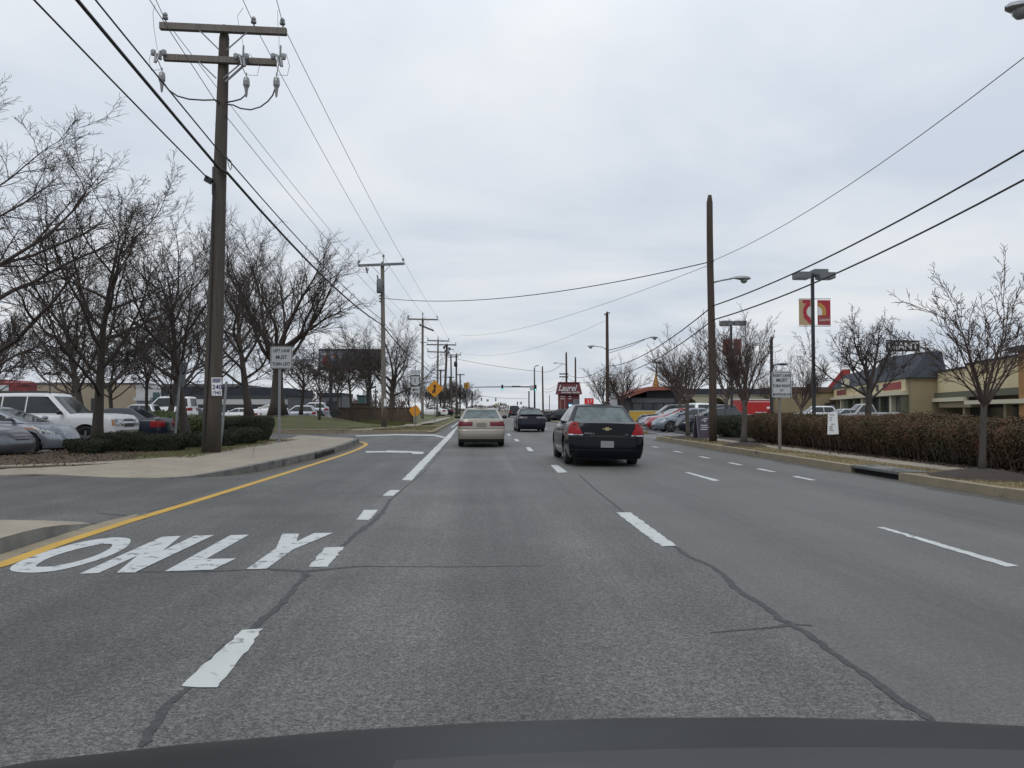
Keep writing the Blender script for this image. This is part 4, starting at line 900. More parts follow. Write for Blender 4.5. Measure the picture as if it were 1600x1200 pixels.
c2 = P(342, 236, 22.75); wire('black cable just above the thick telephone cable', [run(c2, 155, 0), c2, P(357, 250, 22.8), P(597, 500, 54.8), P(659, 560, 90.8), P(683, 579, 117.8)], .020, 'cable', [.004, 0, .010, .012, .01])
c3 = P(324, 278, 22.7); wire('lowest left cable ending in a splice box on the nearest pole', [run(c3, 66, 0), c3], .020, 'cable', .006)
r1 = P(1110, 409, 29.9)
wire('thin service wire from the right street light pole out of the upper right', [Vector((10.6, 12.5, 9.6)) if False else P(1600, 90, 14.5), r1], .010, 'thin_wire', .024)
wire('wire crossing the road from the second left pole to the right street light pole', [P(599, 466, 54.7), r1], .020, 'cable', .024, 18)
wire('faint wire from the right street light pole across to the far left poles', [P(1109, 414, 29.9), P(720, 524, 95)], .010, 'thin_wire', .012, 18)
for y, yb, y2, lb in ((478, 235, 572, 'upper thick cable along the right street light poles'), (500, 281, 586, 'lower thick cable along the right street light poles')):
    a = P(1114, y, 29.9); wire(lb, [P(1600, yb, 15.2), a, P(949.3, y2, 64.9), P(899.5, (584, 590)[y == 500], 118), P(886, (586, 592)[y == 500], 108.2)] if False else [P(1600, yb, 15.2), a, P(949.3, y2, 64.9), P(886, (584.5, 590)[y == 500], 107.8), P(848.5, (607, 611)[y == 500], 150)], .024, 'cable', [.017, .016, .016, .02], 12)
wire('cable crossing the road from the far left transformer pole to the right poles', [P(714, 561, 151.5), P(848, 581, 149.8), P(879, 568, 108)], .03, 'cable', [.014, .01], 14)
wire('faint high wire crossing beyond the far left poles', [P(700, 545, 131), P(948.5, 500, 65)], .010, 'thin_wire', .028, 16)
# ---- regulatory and guide signs
def sign_post(label, px, pb, Y, zb, name='road_sign', m_='steel', top=None, r=.03, cat='sign', group=None):
    base = at(px, pb, Y, zb); t = thing(name, label, cat, base, 0, group)
    if top is not None:
        b = MB(); b.box((-r, -r*.4, 0), (r, r*.4, top-zb)); b.build('post', M[m_], t)
    return t
def plate_mb(w, h, th=.012, rr=.05):
    b = MB(); pts = []
    for cx_, cz, a0 in ((w/2-rr, -h/2+rr, -90), (w/2-rr, h/2-rr, 0), (-w/2+rr, h/2-rr, 90), (-w/2+rr, -h/2+rr, 180)):
        for k in range(4): a = R(a0+30*k); pts.append((cx_+rr*math.cos(a), cz+rr*math.sin(a)))
    n = len(pts); s = len(b.v); b.v += [(x, -th/2, z) for x, z in pts]+[(x, th/2, z) for x, z in pts]
    b.f.append(tuple(s+i for i in range(n))); b.f.append(tuple(s+n+i for i in reversed(range(n)))); b.m += [0, 0]
    for i in range(n): j = (i+1) % n; b.f.append((s+j, s+i, s+n+i, s+n+j)); b.m.append(0)
    return b
def lane_sign(label, px, pb, Y, zb, box, lines, group=None, m_='steel'):
    x0, y0, x1, y1 = box; c = P((x0+x1)/2, (y0+y1)/2, Y); w_ = (x1-x0)/F*Y; h = (y1-y0)/F*Y
    t = sign_post(label, px, pb, Y, zb, top=c.z+h*.2, m_=m_, r=.045, group=group); lc = c-t.location
    o = plate_mb(w_, h).build('sign_panel', M['sign_white'], t, loc=lc+Vector((0, -.05, 0))); o.rotation_euler = (0, 0, R(-4))
    b = MB(); e = .018*w_/.6
    for a, d in (((-w_/2+.02, h/2-.03), (w_/2-.02, h/2-.03+e*.7)), ((-w_/2+.02, -h/2+.03-e*.7), (w_/2-.02, -h/2+.03)), ((-w_/2+.02, -h/2+.03), (-w_/2+.02+e*.7, h/2-.03)), ((w_/2-.02-e*.7, -h/2+.03), (w_/2-.02, h/2-.03))): b.box((a[0], -.0105, a[1]), (d[0], -.0065, d[1]))
    b.build('border', M['sign_black'], o)
    for body, size, z, sx in lines: text(body, size, M['sign_black'], o, (0, -.009, z*h), bold=.002*size/.1, sx=sx, name='sign_lettering')
    return t
lane_sign('white left lane must turn left sign on a steel post', 436, 683, 30, .13, (423, 541, 457.5, 576), [('LEFT LANE', .165, .29, .80), ('MUST', .185, 0, .9), ('TURN LEFT', .165, -.30, .80)])
lane_sign('white right lane must turn right sign in front of the brown hedge', 1218.5, 703, 24, .14, (1205, 580, 1236, 622), [('RIGHT LANE', .115, .34, .80), ('MUST', .14, .16, .95), ('TURN RIGHT', .115, -.05, .80), ('AT', .085, -.22, 1), ('MONTROSE AVE', .1, -.375, .74)], m_='pole_grey')
# route marker assembly left, merge diamond, round sign seen from behind
t = sign_post('route one marker with a left arrow plate beside the third left pole', 648.5, 668, 58, .2, top=P(649, 572, 58).z, m_='dull_steel')
def plate_at(t, box, Y, m_, nm, dy=-.05, rr=.04):
    x0, y0, x1, y1 = box; c = P((x0+x1)/2, (y0+y1)/2, Y)-t.location; w_ = (x1-x0)/F*Y; h = (y1-y0)/F*Y
    return plate_mb(w_, h, rr=min(rr, h*.3)).build(nm, M[m_], t, loc=c+Vector((0, dy, 0))), w_, h
plate_at(t, (641.5, 578.5, 656.5, 585), 58, 'sign_white', 'direction_plate')
def shield(t, box, Y):
    o, w_, h = plate_at(t, box, Y, 'sign_black', 'route_plate', rr=.06)
    pr = [(0, -.46), (.25, -.42), (.42, -.28), (.44, -.05), (.36, .12), (.45, .34), (.30, .40), (.16, .36), (0, .42), (-.16, .36), (-.30, .40), (-.45, .34), (-.36, .12), (-.44, -.05), (-.42, -.28), (-.25, -.42)]
    b = MB(); b.quad(*[(x*w_, -.010, z*h) for x, z in pr]); b.build('shield', M['sign_white'], o)
    text('1', h*.60, M['sign_black'], o, (-.02*w_, -.014, -.03*h), name='route_number')
shield(t, (641.5, 586, 656.5, 603), 58)
o, w_, h = plate_at(t, (642.5, 604.5, 655.5, 613.5), 58, 'sign_white', 'arrow_plate')
b = MB(); k = w_; b.quad(*[(x*k, -.010, z*k) for x, z in ((-.40, 0), (-.12, -.2), (-.12, -.06), (.36, -.06), (.36, .06), (-.12, .06), (-.12, .2))]); b.build('arrow', M['sign_black'], o)
t = sign_post('yellow diamond merge sign on the grass strip', 679.5, 664, 66, .2, top=P(679, 600, 66).z, m_='dull_steel')
c = P(679.3, 607.5, 66)-t.location; hw = 13.6/F*66
b = MB(); b.obox((0, 0, 0), (hw*.5, 0, hw*.5), (0, .008, 0), (-hw*.5, 0, hw*.5)); dia = b.build('sign_panel', M['sign_amber'], t, loc=c+Vector((0, -.06, 0)))
b = MB(); k = hw
b.quad(*[(x*k, -.011, z*k) for x, z in ((-.07, -.5), (.09, -.5), (.09, .18), (.24, .18), (.01, .56), (-.22, .18), (-.07, .18))]); b.quad(*[(x*k, -.0125, z*k) for x, z in ((-.30, -.5), (-.14, -.5), (-.12, -.32), (.06, -.05), (-.03, .05), (-.28, -.3))]); b.build('merge_arrow', M['sign_black'], dia)
t = sign_post('crooked orange yellow sign low beside the route marker', 650, 668, 62, .3, top=P(650, 640, 62).z, m_='dull_steel')
c = P(648.5, 642, 62)-t.location; b = MB(); hw = .46
pr = [(hw*math.cos(a)*(1 if k % 2 else .82), hw*math.sin(a)*(1 if k % 2 else .86)) for k, a in enumerate([2*math.pi*k/8+.6 for k in range(8)])]
b.quad(*[(x, -.012, z) for x, z in pr]); b.quad(*[(x, .0, z) for x, z in pr[::-1]])
for i in range(8): a, d = pr[i], pr[(i+1) % 8]; b.quad((d[0], -.012, d[1]), (a[0], -.012, a[1]), (a[0], 0, a[1]), (d[0], 0, d[1]))
b.build('sign_panel', M['sign_amber'], t, loc=c+Vector((0, -.05, 0)))
t = sign_post('route one marker right of the second right hand pole', 958.5, 660, 62, .15, top=P(958.5, 600, 62).z, m_='dull_steel')
plate_at(t, (952.5, 607.5, 965, 612), 62, 'sign_white', 'direction_plate'); shield(t, (953, 612.5, 964.5, 623), 62); plate_at(t, (953.5, 623.8, 964.5, 633), 62, 'sign_white', 'lower_plate')
# leaning posts in the planting bed
for px0, py0, px1, py1, Y, lb in ((273, 676, 283, 570, 27.5, 'slightly leaning steel sign post seen edge on left of the big utility pole'), (345, 672, 354, 596, 27, 'thin leaning steel post right behind the big utility pole')):
    bs = P(px0, py0, Y); bs.z = .12; t = thing('sign_post', lb, 'post', bs); b = MB(); b.bar((0, 0, 0), P(px1, py1, Y)-bs, .05, .07); b.build('post', M['steel'], t)
    if px0 == 273:
        b = MB(); c = P(283, 585, Y)-bs; b.obox(c+Vector((.06, -.02, .0)), (.05, .16, 0), (.006, -.002, 0), (.05, 0, .42)); b.build('sign_panel', M['dull_steel'], t)
# paper sign on wire legs in front of the hedge
t = thing('yard_sign', 'white paper yard sign on thin legs in front of the hedge', 'sign', at(1302.5, 713, 21.3, .14))
b = MB(); pr = [P(x, y, 21.2)-t.location for x, y in ((1294, 645), (1308, 643.5), (1310.5, 678.5), (1293, 679))]; d = Vector((0, .012, 0))
b.quad(*pr[::-1]); b.quad(*[p+d for p in pr])
for i in range(4): b.quad(pr[i], pr[(i+1) % 4], pr[(i+1) % 4]+d, pr[i]+d)
b.build('sign_sheet', M['paper'], t)
b = MB()
for k, (z, a0, a1) in enumerate(((648, 1296, 1304), (652.5, 1296, 1301), (656, 1296, 1300), (662.5, 1298.5, 1304), (666, 1296, 1301.5), (669, 1296, 1301), (672, 1296, 1303))):
    p, q = P(a0, z, 21.19)-t.location, P(a1, z+.3, 21.19)-t.location; b.quad(p+Vector((0, -.002, -.008)), q+Vector((0, -.002, -.008)), q+Vector((0, -.002, .008)), p+Vector((0, -.002, .008)))
b.build('printed_lines', M['dull_steel'], t)
for x in (1296.5, 1310): b = MB(); b.tube([P(x, 676, 21.21)-t.location, at(x+.6, 713, 21.21, .13)-t.location], .012, 5); b.build('leg', M['black'], t)
# sandwich board
M['board_blue'] = mat('board_blue', (.035, .037, .065), .5, blotch=(9, (.20, .20, .24), .66), var=(4, (.055, .028, .045), .6)); M['chalk'] = mat('chalk', (.55, .56, .6), .7)
t = thing('sandwich_board', 'dark blue sandwich board standing on the kerb strip by the first right hand pole', 'sign', at(1098, 688.5, 31.3, .135), R(6))
for s_ in (-1, 1):
    b = MB(); b.obox((0, .20*s_, .52), (.27, 0, 0), (0, .012, 0), (0, -.10*s_, .42)); pn = b.build('board_panel', M['board_blue'], t)
    b = MB()
    for x in (-.285, .285): b.bar((x, .32*s_, -.01), (x, .08*s_, .97), .035, .03)
    b.bar((-.28, .31*s_, .10), (.28, .31*s_, .10), .03, .03); b.bar((-.28, .085*s_, .95), (.28, .085*s_, .95), .03, .03); b.build('board_frame', M['dull_steel'], t)
b = MB()
for k, (z, a, c) in enumerate(((.86, -.02, .17), (.80, -.10, .1), (.74, .0, .06), (.60, -.16, .12), (.52, -.14, .16), (.44, -.18, .10))): y = -.20-.10*-(z-.52)/.42 - .016; b.obox(((a+c)/2, y, z), ((c-a)/2, 0, 0), (0, .002, 0), (0, .003, .013))
b.build('chalk_writing', M['chalk'], t)
# parking lot lamp poles with banners
M['banner_red'] = mat('banner_red', (.36, .022, .045), .7); M['banner_tan'] = mat('banner_tan', (.40, .29, .17), .7); M['banner_gold'] = mat('banner_gold', (.42, .23, .06), .7); M['banner_white'] = mat('banner_white', (.62, .62, .62), .7); M['banner_dim'] = mat('banner_dim', (.15, .045, .038), .7, var=(3, (.22, .05, .04))); M['banner_brick'] = mat('banner_brick', (.27, .045, .045), .7)
def box_head(t, c, w_, d_, h, side):
    b = MB(); b.obox(c, (w_/2, 0, 0), (0, d_/2, 0), (0, 0, h/2)); o = b.build('lamp_head', M['dull_steel'], t); b = MB(); b.obox(c+Vector((0, 0, -h/2-.012)), (w_/2*.85, 0, 0), (0, d_/2*.85, 0), (0, 0, .012)); b.build('lamp_lens', M['porcelain'], o)
    return o
def lot_lamp(label, px, Y, ytop, banners, s=1.0, heads=None, group='twin head parking lot lamps'):
    base = at(px, 655, Y, 0.0); t = thing('parking_lamp', label, 'lamp pole', base, 0, group); top = P(px, ytop, Y).z
    b = MB(); b.box((-.055*s, -.055*s, 0), (.055*s, .055*s, top)); b.build('pole', M['dark_steel'], t)
    b = MB(); b.lathe([(.25, 0), (.25, .45), (.2, .5), (.001, .5)], n=16); b.build('footing', M['concrete'], t)
    for x0, x1, y0, y1, dy in heads:
        c = P((x0+x1)/2, (y0+y1)/2, Y+dy)-base; w_ = (x1-x0)/F*Y; h = (y1-y0)/F*Y; box_head(t, c, w_, .5*s, h*.75, 1)
    b = MB(); b.bar(P(heads[0][1]-3, (heads[0][2]+heads[0][3])/2, Y)-base, P(heads[-1][0]+3, (heads[-1][2]+heads[-1][3])/2, Y)-base, .09*s, .09*s); b.build('head_arm', M['dark_steel'], t)
    return t
LP1 = lot_lamp('parking lot lamp pole with red and tan banners behind the hedge', 1272, 32, 427, None, 1.0, [(1241, 1264, 424, 437.5, -.2), (1269, 1291, 420, 433, .35), (1277, 1302, 425, 437.5, -.2)])
for x0, x1, y0, y1, left in ((1248, 1267.5, 467.5, 508.5, 1), (1277, 1298, 468.5, 508.5, 0)):
    c = P((x0+x1)/2, (y0+y1)/2, 32)-LP1.location; w_ = (x1-x0)/F*32; h = (y1-y0)/F*32
    b = MB(); b.obox(c, (w_/2, 0, 0), (0, .006, 0), (0, 0, h/2)); bn = b.build('banner', M['banner_tan' if left else 'banner_red'], LP1)
    def el(cx_, cz, rx, rz, y, m_, a0=0, a1=360, inner=0):
        b = MB(); n = 22; pts = [(math.cos(R(lerp(a0, a1, k/n))), math.sin(R(lerp(a0, a1, k/n)))) for k in range(n+1)]
        for k in range(n): b.quad(*[(max(c.x-w_/2+.004, min(c.x+w_/2-.004, c.x+cx_*w_+p[0]*r_*rx*w_)), c.y-y, max(c.z-h/2+.004, min(c.z+h/2-.004, c.z+cz*h+p[1]*r_*rz*h))) for p, r_ in ((pts[k], inner), (pts[k], 1), (pts[k+1], 1), (pts[k+1], inner))])
        return b.build('banner_print', M[m_], bn)
    if left:
        el(.45, .02, .62, .38, .009, 'banner_red', 95, 265, .55); el(.5, .02, .34, .22, .010, 'banner_white', 90, 270); b = MB(); b.obox(c+Vector((.12*w_, -.009, .42*h)), (w_*.30, 0, 0), (0, .001, 0), (0, 0, h*.07)); b.build('banner_print', M['banner_red'], bn)
        b = MB(); b.quad(*[(c.x+x*w_, c.y-.012, c.z+z*h) for x, z in ((-.15, -.2), (.49, -.48), (.49, -.30), (.1, -.15))]); b.build('banner_print', M['banner_red'], bn)
    else:
        el(-.45, .02, .62, .38, .009, 'banner_gold', -90, 90, .5); el(-.5, .02, .36, .22, .010, 'banner_white', -90, 90); b = MB(); b.obox(c+Vector((0, -.0125, -.30*h)), (w_*.495, 0, 0), (0, .001, 0), (0, 0, h*.195)); b.build('banner_print', M['banner_brick'], bn)
        text('Laurel', .17, M['banner_white'], bn, c+Vector((0, -.0165, -.28*h)), shear=.3, name='banner_lettering')
for y in (467, 509.5): b = MB(); b.bar(P(1248, y, 32)-LP1.location, P(1298, y, 32)-LP1.location, .025, .025); b.build('banner_rod', M['dark_steel'], LP1)
LP2 = lot_lamp('parking lot lamp pole with a red banner behind the first right hand pole', 1143.5, 54, 503, None, 1.2, [(1125.5, 1143, 500.5, 510, -.2), (1146, 1165, 500.5, 509, .2)])
for x0, x1 in ((1129, 1141), (1146, 1158)): b = MB(); c = P((x0+x1)/2, 542.5, 54)-LP2.location; b.obox(c, ((x1-x0)/F*27, 0, 0), (0, .008, 0), (0, 0, 13/F*54)); b.build('banner', M['banner_dim'], LP2)
LP3 = lot_lamp('tiny parking lot lamp above the orange spire', 1026.5, 110, 566, None, 1.2, [(1020, 1026, 564.5, 568, 0), (1028, 1034, 564.5, 568, 0)])
LP4 = pole('slim dark pole with a side lamp left of the right lane sign', at(1205.5, 655, 50, 0), P(1205.5, 526, 50), .11, .09, 'dark_steel', 'street light poles right of the road', 'street_light_pole', n=10)
street_light(LP4, 0, 0, 50, [(1206, 574, 50), (1209, 571, 50), (1212, 570, 50)], 'dark_steel', False)
for px, Y, y, lb in ((533, 95, 592, 'thin lot lamp with a curved head left of the second left pole'), (587, 90, 607, 'thin lot lamp right above the brown fence'), (78, 105, 585, 'twin box lot lamp over the tan store roof')):
    base = at(px, 645, Y, .8); t = thing('parking_lamp', lb, 'lamp pole', base, 0, 'lot lamps behind the left fence'); b = MB(); tp = P(px, y, Y)-base; b.tube([(0, 0, 0), tp], .07, 6); b.build('pole', M['dark_steel'], t)
    b = MB(); b.obox(tp+Vector((-.35, 0, .1)), (.4, 0, .12), (0, .18, 0), (0, 0, .1)); 
    if px == 78: b.obox(tp+Vector((.75, 0, .12)), (.4, 0, .1), (0, .18, 0), (0, 0, .12)); b.obox(tp+Vector((.2, 0, 0)), (.7, 0, 0), (0, .05, 0), (0, 0, .05))
    b.build('lamp_head', M['dark_steel'], t)
# ---- traffic signals at the far junctions
M['signal_black'] = mat('signal_black', (.02, .02, .022), .5); M['signal_amber'] = mat('signal_amber', (.42, .22, .015), .5, var=(3, (.35, .17, .015)))
M['green_light'] = mat('green_light', (.05, .4, .35), .4, emit=((.12, .85, .75), 2.2)); M['lens_dark'] = mat('lens_dark', (.03, .02, .02), .3); M['street_green'] = mat('street_green', (.05, .09, .085), .5)
def signal_head(label, p, Y, s=1.0, lit=2, m_='signal_black', group='traffic signal heads over the junctions', rz=0, cat='traffic light'):
    t = thing('traffic_light', label, cat, p, rz, group); b = MB(); b.box((-.19*s, -.12, -.58*s), (.19*s, .12, .58*s)); b.build('housing', M[m_], t)
    for k in range(3):
        z = (.38-.38*k)*s; c = MB(); c.lathe([(.001, -.135), (.13*s, -.13)], (0, 0, z), 'y', 12); c.build('lens', M['green_light' if k == lit else 'lens_dark'], t)
        v = MB(); rows = [[(.15*s*math.cos(a), y, z+.15*s*math.sin(a)) for a in [R(-20+220*q/8) for q in range(9)]] for y in (-.12, -.34)]; v.grid(rows); v.build('visor', M[m_], t)
    return t
YS = 165
mb = at(835.5, 655, YS, .1); t = thing('signal_mast', 'grey traffic signal mast with a long arm over the far junction', 'signal mast', mb)
b = MB(); b.tube([(0, 0, 0), P(835, 575, YS)-mb], [.2, .13], 10); b.build('mast', M['dark_steel'], t, True)
b = MB(); b.tube([P(x, y, YS)-mb for x, y in ((835, 604.5), (790, 604.3), (733, 605))], [.15, .12, .08], 8); b.build('mast_arm', M['dull_steel'], t, True)
b = MB(); b.tube([P(x, y, YS)-mb for x, y in ((835, 576), (835.5, 593-20), (838, 571.5), (842, 571.5))], .08, 6); b.build('lamp_arm', M['dark_steel'], t)
b = MB(); b.cbox(P(806.5, 604, YS-.3)-mb, (13.5/F*YS, .06, 2.6/F*YS)); b.build('street_name_sign', M['street_green'], t)
b = MB(); b.cbox(P(831, 606, YS-.3)-mb, (6.5/F*YS, .06, 8/F*YS)); b.build('sign_panel', M['sign_white'], t)
signal_head('green traffic light in the middle of the mast arm', P(784.8, 605.5, YS-.3), YS, 1.0); signal_head('green traffic light beside the mast at the far junction', P(836.8, 606, YS-.4), YS, 1.05)
sb = at(730, 652, 155, .2); t = thing('signal_pole', 'slim pole carrying the amber signal heads left of the far junction', 'signal pole', sb); b = MB(); b.tube([(0, 0, 0), P(730, 598, 155)-sb], .1, 8); b.build('pole', M['dull_steel'], t)
signal_head('left one of two amber cased signal heads at the far junction', P(727.6, 603, 154.6), 155, 1.05, 9, 'signal_amber', rz=R(-50)); signal_head('right one of two amber cased signal heads at the far junction', P(731, 602, 154.5), 155, 1.05, 9, 'signal_amber', rz=R(80))
YF = 265
wire('span wire carrying the signals of the farthest junction', [P(737, 617, YF), P(824, 623, YF)], .05, 'cable', .018, 12)
for px in (737.5, 826.5): bs = at(px, 652, YF, 0); t = thing('signal_pole', ('left' if px < 800 else 'right')+' pole of the farthest span wire', 'signal pole', bs, 0, 'poles of the farthest span wire'); b = MB(); b.tube([(0, 0, 0), P(px, 611, YF)-bs], .22, 8); b.build('pole', M['dark_steel'], t)
for px, py, lb in ((752.3, 624, 'dark far signal head on the left of the farthest junction'), (774.7, 624.5, 'dark far signal head right of the small yellow sign'), (782, 631.5, 'small far signal head low over the beige sedan mirror'), (808.5, 630.2, 'small far signal head left of the far white sign')):
    signal_head(lb, P(px, py, YF-.3), YF, 1.0, 9)
M['sign_cream'] = mat('sign_cream', (.5, .42, .25), .5)
for px, py, lb in ((762, 625.6, 'small yellowish sign hanging under the farthest span wire'), (775.3, 632.3, 'small pale sign below a far signal head'), (814, 629.8, 'small white sign on the farthest span wire')):
    t = thing('hanging_sign', lb, 'sign', P(px, py, YF-.3), 0, 'signs on the farthest span wire'); b = MB(); b.cbox((0, 0, 0), (.75, .04, .85)); b.build('sign_panel', M['sign_cream' if px < 800 else 'sign_white'], t); b = MB(); b.cbox((0, -.03, 0), (.4, .02, .45)); b.build('symbol', M['dull_steel'], t)
# ================================================================ CARS
class Car:
    """body lofted in level slices over a rounded plan, wheel arches lifted into its lower edge"""
    def __init__(s, L, W, sill, top, wheels, rw, roof, A, B, C, D, wr, rcr=(.42, .16), rcf=(.55, .38), rear=None, front=None, prof=None, crown=.025, nose=.10):
        s.L, s.hw, s.sill, s.top, s.wheels, s.rw, s.roof, s.A, s.B, s.C, s.D, s.wr = L, W/2, sill, top, wheels, rw, roof, A, B, C, D, wr
        s.rcr, s.rcf, s.crown, s.nose = rcr, rcf, crown, nose
        s.rear = rear or [(0, .07), (.12, .02), (.35, 0), (.5, .015), (.55, .035), (.8, .05), (1, .10)]
        s.front = front or [(0, .10), (.15, .02), (.4, 0), (.6, .03), (.85, .14), (1, .30)]
        s.prof = prof or [(0, .93), (.1, .965), (.35, 1.0), (.62, 1.0), (.82, .975), (.93, .94), (1, .87)]
    def topz(s, y): return curve(s.top, y)
    def bot(s, y):
        z = s.sill; ra = s.rw+.055
        for yc in s.wheels:
            if abs(y-yc) < ra: z = max(z, s.rw+math.sqrt(ra*ra-(y-yc)**2)*1.02)
        return z
    def plan(s, q, hw, yr, yf):
        rx, ry = s.rcr[0]*hw, s.rcr[1]; fx, fy = s.rcf[0]*hw, s.rcf[1]
        if q <= 1: return ((hw-rx)*q, yr)
        if q <= 2: a = (q-1)*math.pi/2; return (hw-rx+rx*math.sin(a), yr+ry*(1-math.cos(a)))
        if q <= 3: return (hw, lerp(yr+ry, yf-fy, q-2))
        if q <= 4: a = (q-3)*math.pi/2; return (hw-fx+fx*math.cos(a), yf-fy+fy*math.sin(a))
        return ((hw-fx)*(5-q), yf)
    def taper(s, y):
        u = max(0, (y-s.L*.15)/(s.L*.35)); v = max(0, (-y-s.L*.15)/(s.L*.35)); return 1-s.nose*.6*u*u-.045*v*v
    def point(s, q, t=None, z=None, side=1, off=0, squash=True):
        def ev(q, tt_or_z, isz):
            # first pass for y at mid height
            x, y = s.plan(q, s.hw, -s.L/2, s.L/2); tz = s.topz(y); b = s.bot(y)
            zz = tt_or_z if isz else b+(tz-b)*tt_or_z
            tt = (zz-s.sill)/max(.05, tz-s.sill); tt = min(1, max(0, tt))
            if not isz:
                for _ in range(2):
                    y2 = s.plan(q, s.hw, -s.L/2+interp(s.rear, tt), s.L/2-interp(s.front, tt))[1]; tz = s.topz(y2); b = s.bot(y2) if tt_or_z < .9 else b
                    zz = b+(tz-b)*tt_or_z; tt = min(1, max(0, (zz-s.sill)/max(.05, tz-s.sill)))
            hw = s.hw*interp(s.prof, tt); x, y = s.plan(q, hw, -s.L/2+interp(s.rear, tt), s.L/2-interp(s.front, tt)); x *= s.taper(y)
            zz += s.crown*(1-(x/s.hw)**2)*tt**3
            return Vector((x, y, zz))
        a = ev(q, t if z is None else z, z is not None)
        if off:
            e = 1e-3; b_ = ev(q+e*10 if q < 4.9 else q-e*10, t if z is None else z, z is not None); c = ev(q, (t if z is None else z)-.02, z is not None)
            n = (b_-a).cross(c-a) * (1 if q < 4.9 else -1)
            if n.length > 1e-9:
                n.normalize(); 
                out = Vector((a.x, a.y*.6, 0)); n = n if n.dot(out) > 0 else -n; a = a+n*off
        return Vector((a.x*side, a.y, a.z))
    def body(s):
        qs = [i/6 for i in range(6)]+[1+i/8 for i in range(8)]+[2+i/72 for i in range(72)]+[3+i/8 for i in range(8)]+[4+i/6 for i in range(7)]
        ts = [0, .06, .16, .3, .45, .6, .74, .86, .94, .98, 1]; b = MB()
        for sd in (1, -1):
            rows = [[s.point(q, t, side=sd) for q in qs] for t in ts]; b.grid(rows if sd == 1 else [r[::-1] for r in rows])
        for t, fl in ((1, 0), (0, 1)):
            rows = []
            for q in qs:
                p = s.point(q, t); ro = []
                for k in range(9):
                    u = 1-2*k/8; x = p.x*u
                    z = p.z+(s.crown*(1-(x/s.hw)**2)-s.crown*(1-(p.x/s.hw)**2) if t else 0); ro.append((x, p.y, z))
                rows.append(ro)
            b.grid(rows if fl else [r[::-1] for r in rows])
        return b
    # cabin
    def cab(s, q, t, off=0, side=1):
        (ay, az), (by, bz), (cy, cz), (dy, dz) = s.A, s.B, s.C, s.D
        def ev(q, t):
            yr = lerp(ay, by, t); yf = lerp(dy, cy, t); hw = lerp(s.hw*.90, s.wr, t**1.15)
            if t > .93: k = (t-.93)/.07; hw -= .05*k*k; yr += .10*k*k; yf -= .10*k*k
            rx, ry, fx, fy = .40*hw, .10, .50*hw, .20
            if q <= 1: x, y = (hw-rx)*q, yr
            elif q <= 2: a = (q-1)*math.pi/2; x, y = hw-rx+rx*math.sin(a), yr+ry*(1-math.cos(a))
            elif q <= 3: x, y = hw, lerp(yr+ry, yf-fy, q-2)
            elif q <= 4: a = (q-3)*math.pi/2; x, y = hw-fx+fx*math.cos(a), yf-fy+fy*math.sin(a)
            else: x, y = (hw-fx)*(5-q), yf
            u = min(1, max(0, (y-ay)/(dy-ay))); z0 = lerp(az, dz, u); z1 = s.roof-.045*abs(2*u-1)**2.2-.015
            return Vector((x, y, z0+(z1-z0)*(t if t < .93 else lerp(.93, 1, 1-(1-(t-.93)/.07)**2))))
        a = ev(q, t)
        if off:
            e = .01; n = (ev(q+e, t)-a).cross(ev(q, t-.02)-a); n = n.normalized() if n.length > 1e-9 else Vector((0, 0, 0)); out = Vector((a.x, a.y-(ay+dy)/2, .2)); n = n if n.dot(out) > 0 else -n; a = a+n*off
        return Vector((a.x*side, a.y, a.z))
    def cabin(s):
        qs = [i/4 for i in range(4)]+[1+i/5 for i in range(5)]+[2+i/14 for i in range(14)]+[3+i/5 for i in range(5)]+[4+i/4 for i in range(5)]
        ts = [0, .25, .5, .75, .93, .95, .97, .985, 1]; b = MB()
        for sd in (1, -1):
            rows = [[s.cab(q, t, 0, sd) for q in qs] for t in ts]; b.grid(rows if sd == 1 else [r[::-1] for r in rows])
        rows = []
        for q in qs:
            p = s.cab(q, 1); rows.append([(p.x*(1-2*k/6), p.y, p.z+.03*(1-(1-2*k/6)**2)) for k in range(7)])
        b.grid([r[::-1] for r in rows]); return b
    def panel(s, f, us, vs, solid=0):     # f(u, v) -> point
        b = MB(); b.grid([[f(u, v) for u in us] for v in vs]); return b
def lin(a, b, n): return [lerp(a, b, i/n) for i in range(n+1)]
def wheel(t, x, y, r, w_, rim_m, name='wheel', detail=True):
    e = bpy.data.objects.new(name, None); link(e, t); e.location = (x, y, r); e.empty_display_size = .1
    b = MB(); h = w_/2; b.lathe([(r*.62, -h*.9), (r*.9, -h), (r*.98, -h*.75), (r, -h*.4), (r, h*.4), (r*.98, h*.75), (r*.9, h), (r*.62, h*.9), (r*.62, -h*.9)], ax='x', n=26); b.build('tyre', M['rubber'], e, True)
    b = MB(); sx = 1 if x > 0 else -1; d0 = sx*h*.5
    b.lathe([(.001, d0*.9), (r*.6, d0*.9), (r*.63, sx*h*.85), (r*.58, sx*h*.9)], ax='x', n=20); b.cur = 1
    for k in range(5 if detail else 0):
        a = 2*math.pi*k/5+.3; u = Vector((0, math.cos(a), math.sin(a))); p = Vector((sx*h*.82, 0, 0))
        b.bar(p, p+u*r*.58, r*.17, .03, up=(1, 0, 0))
    b.lathe([(.001, sx*h*.9), (r*.14, sx*h*.88), (r*.15, sx*h*.6)], ax='x', n=10)
    b.build('rim', [M['dark_steel'], rim_m], e)
    return e
M['rim'] = mat('rim', (.33, .34, .35), .35, .8)
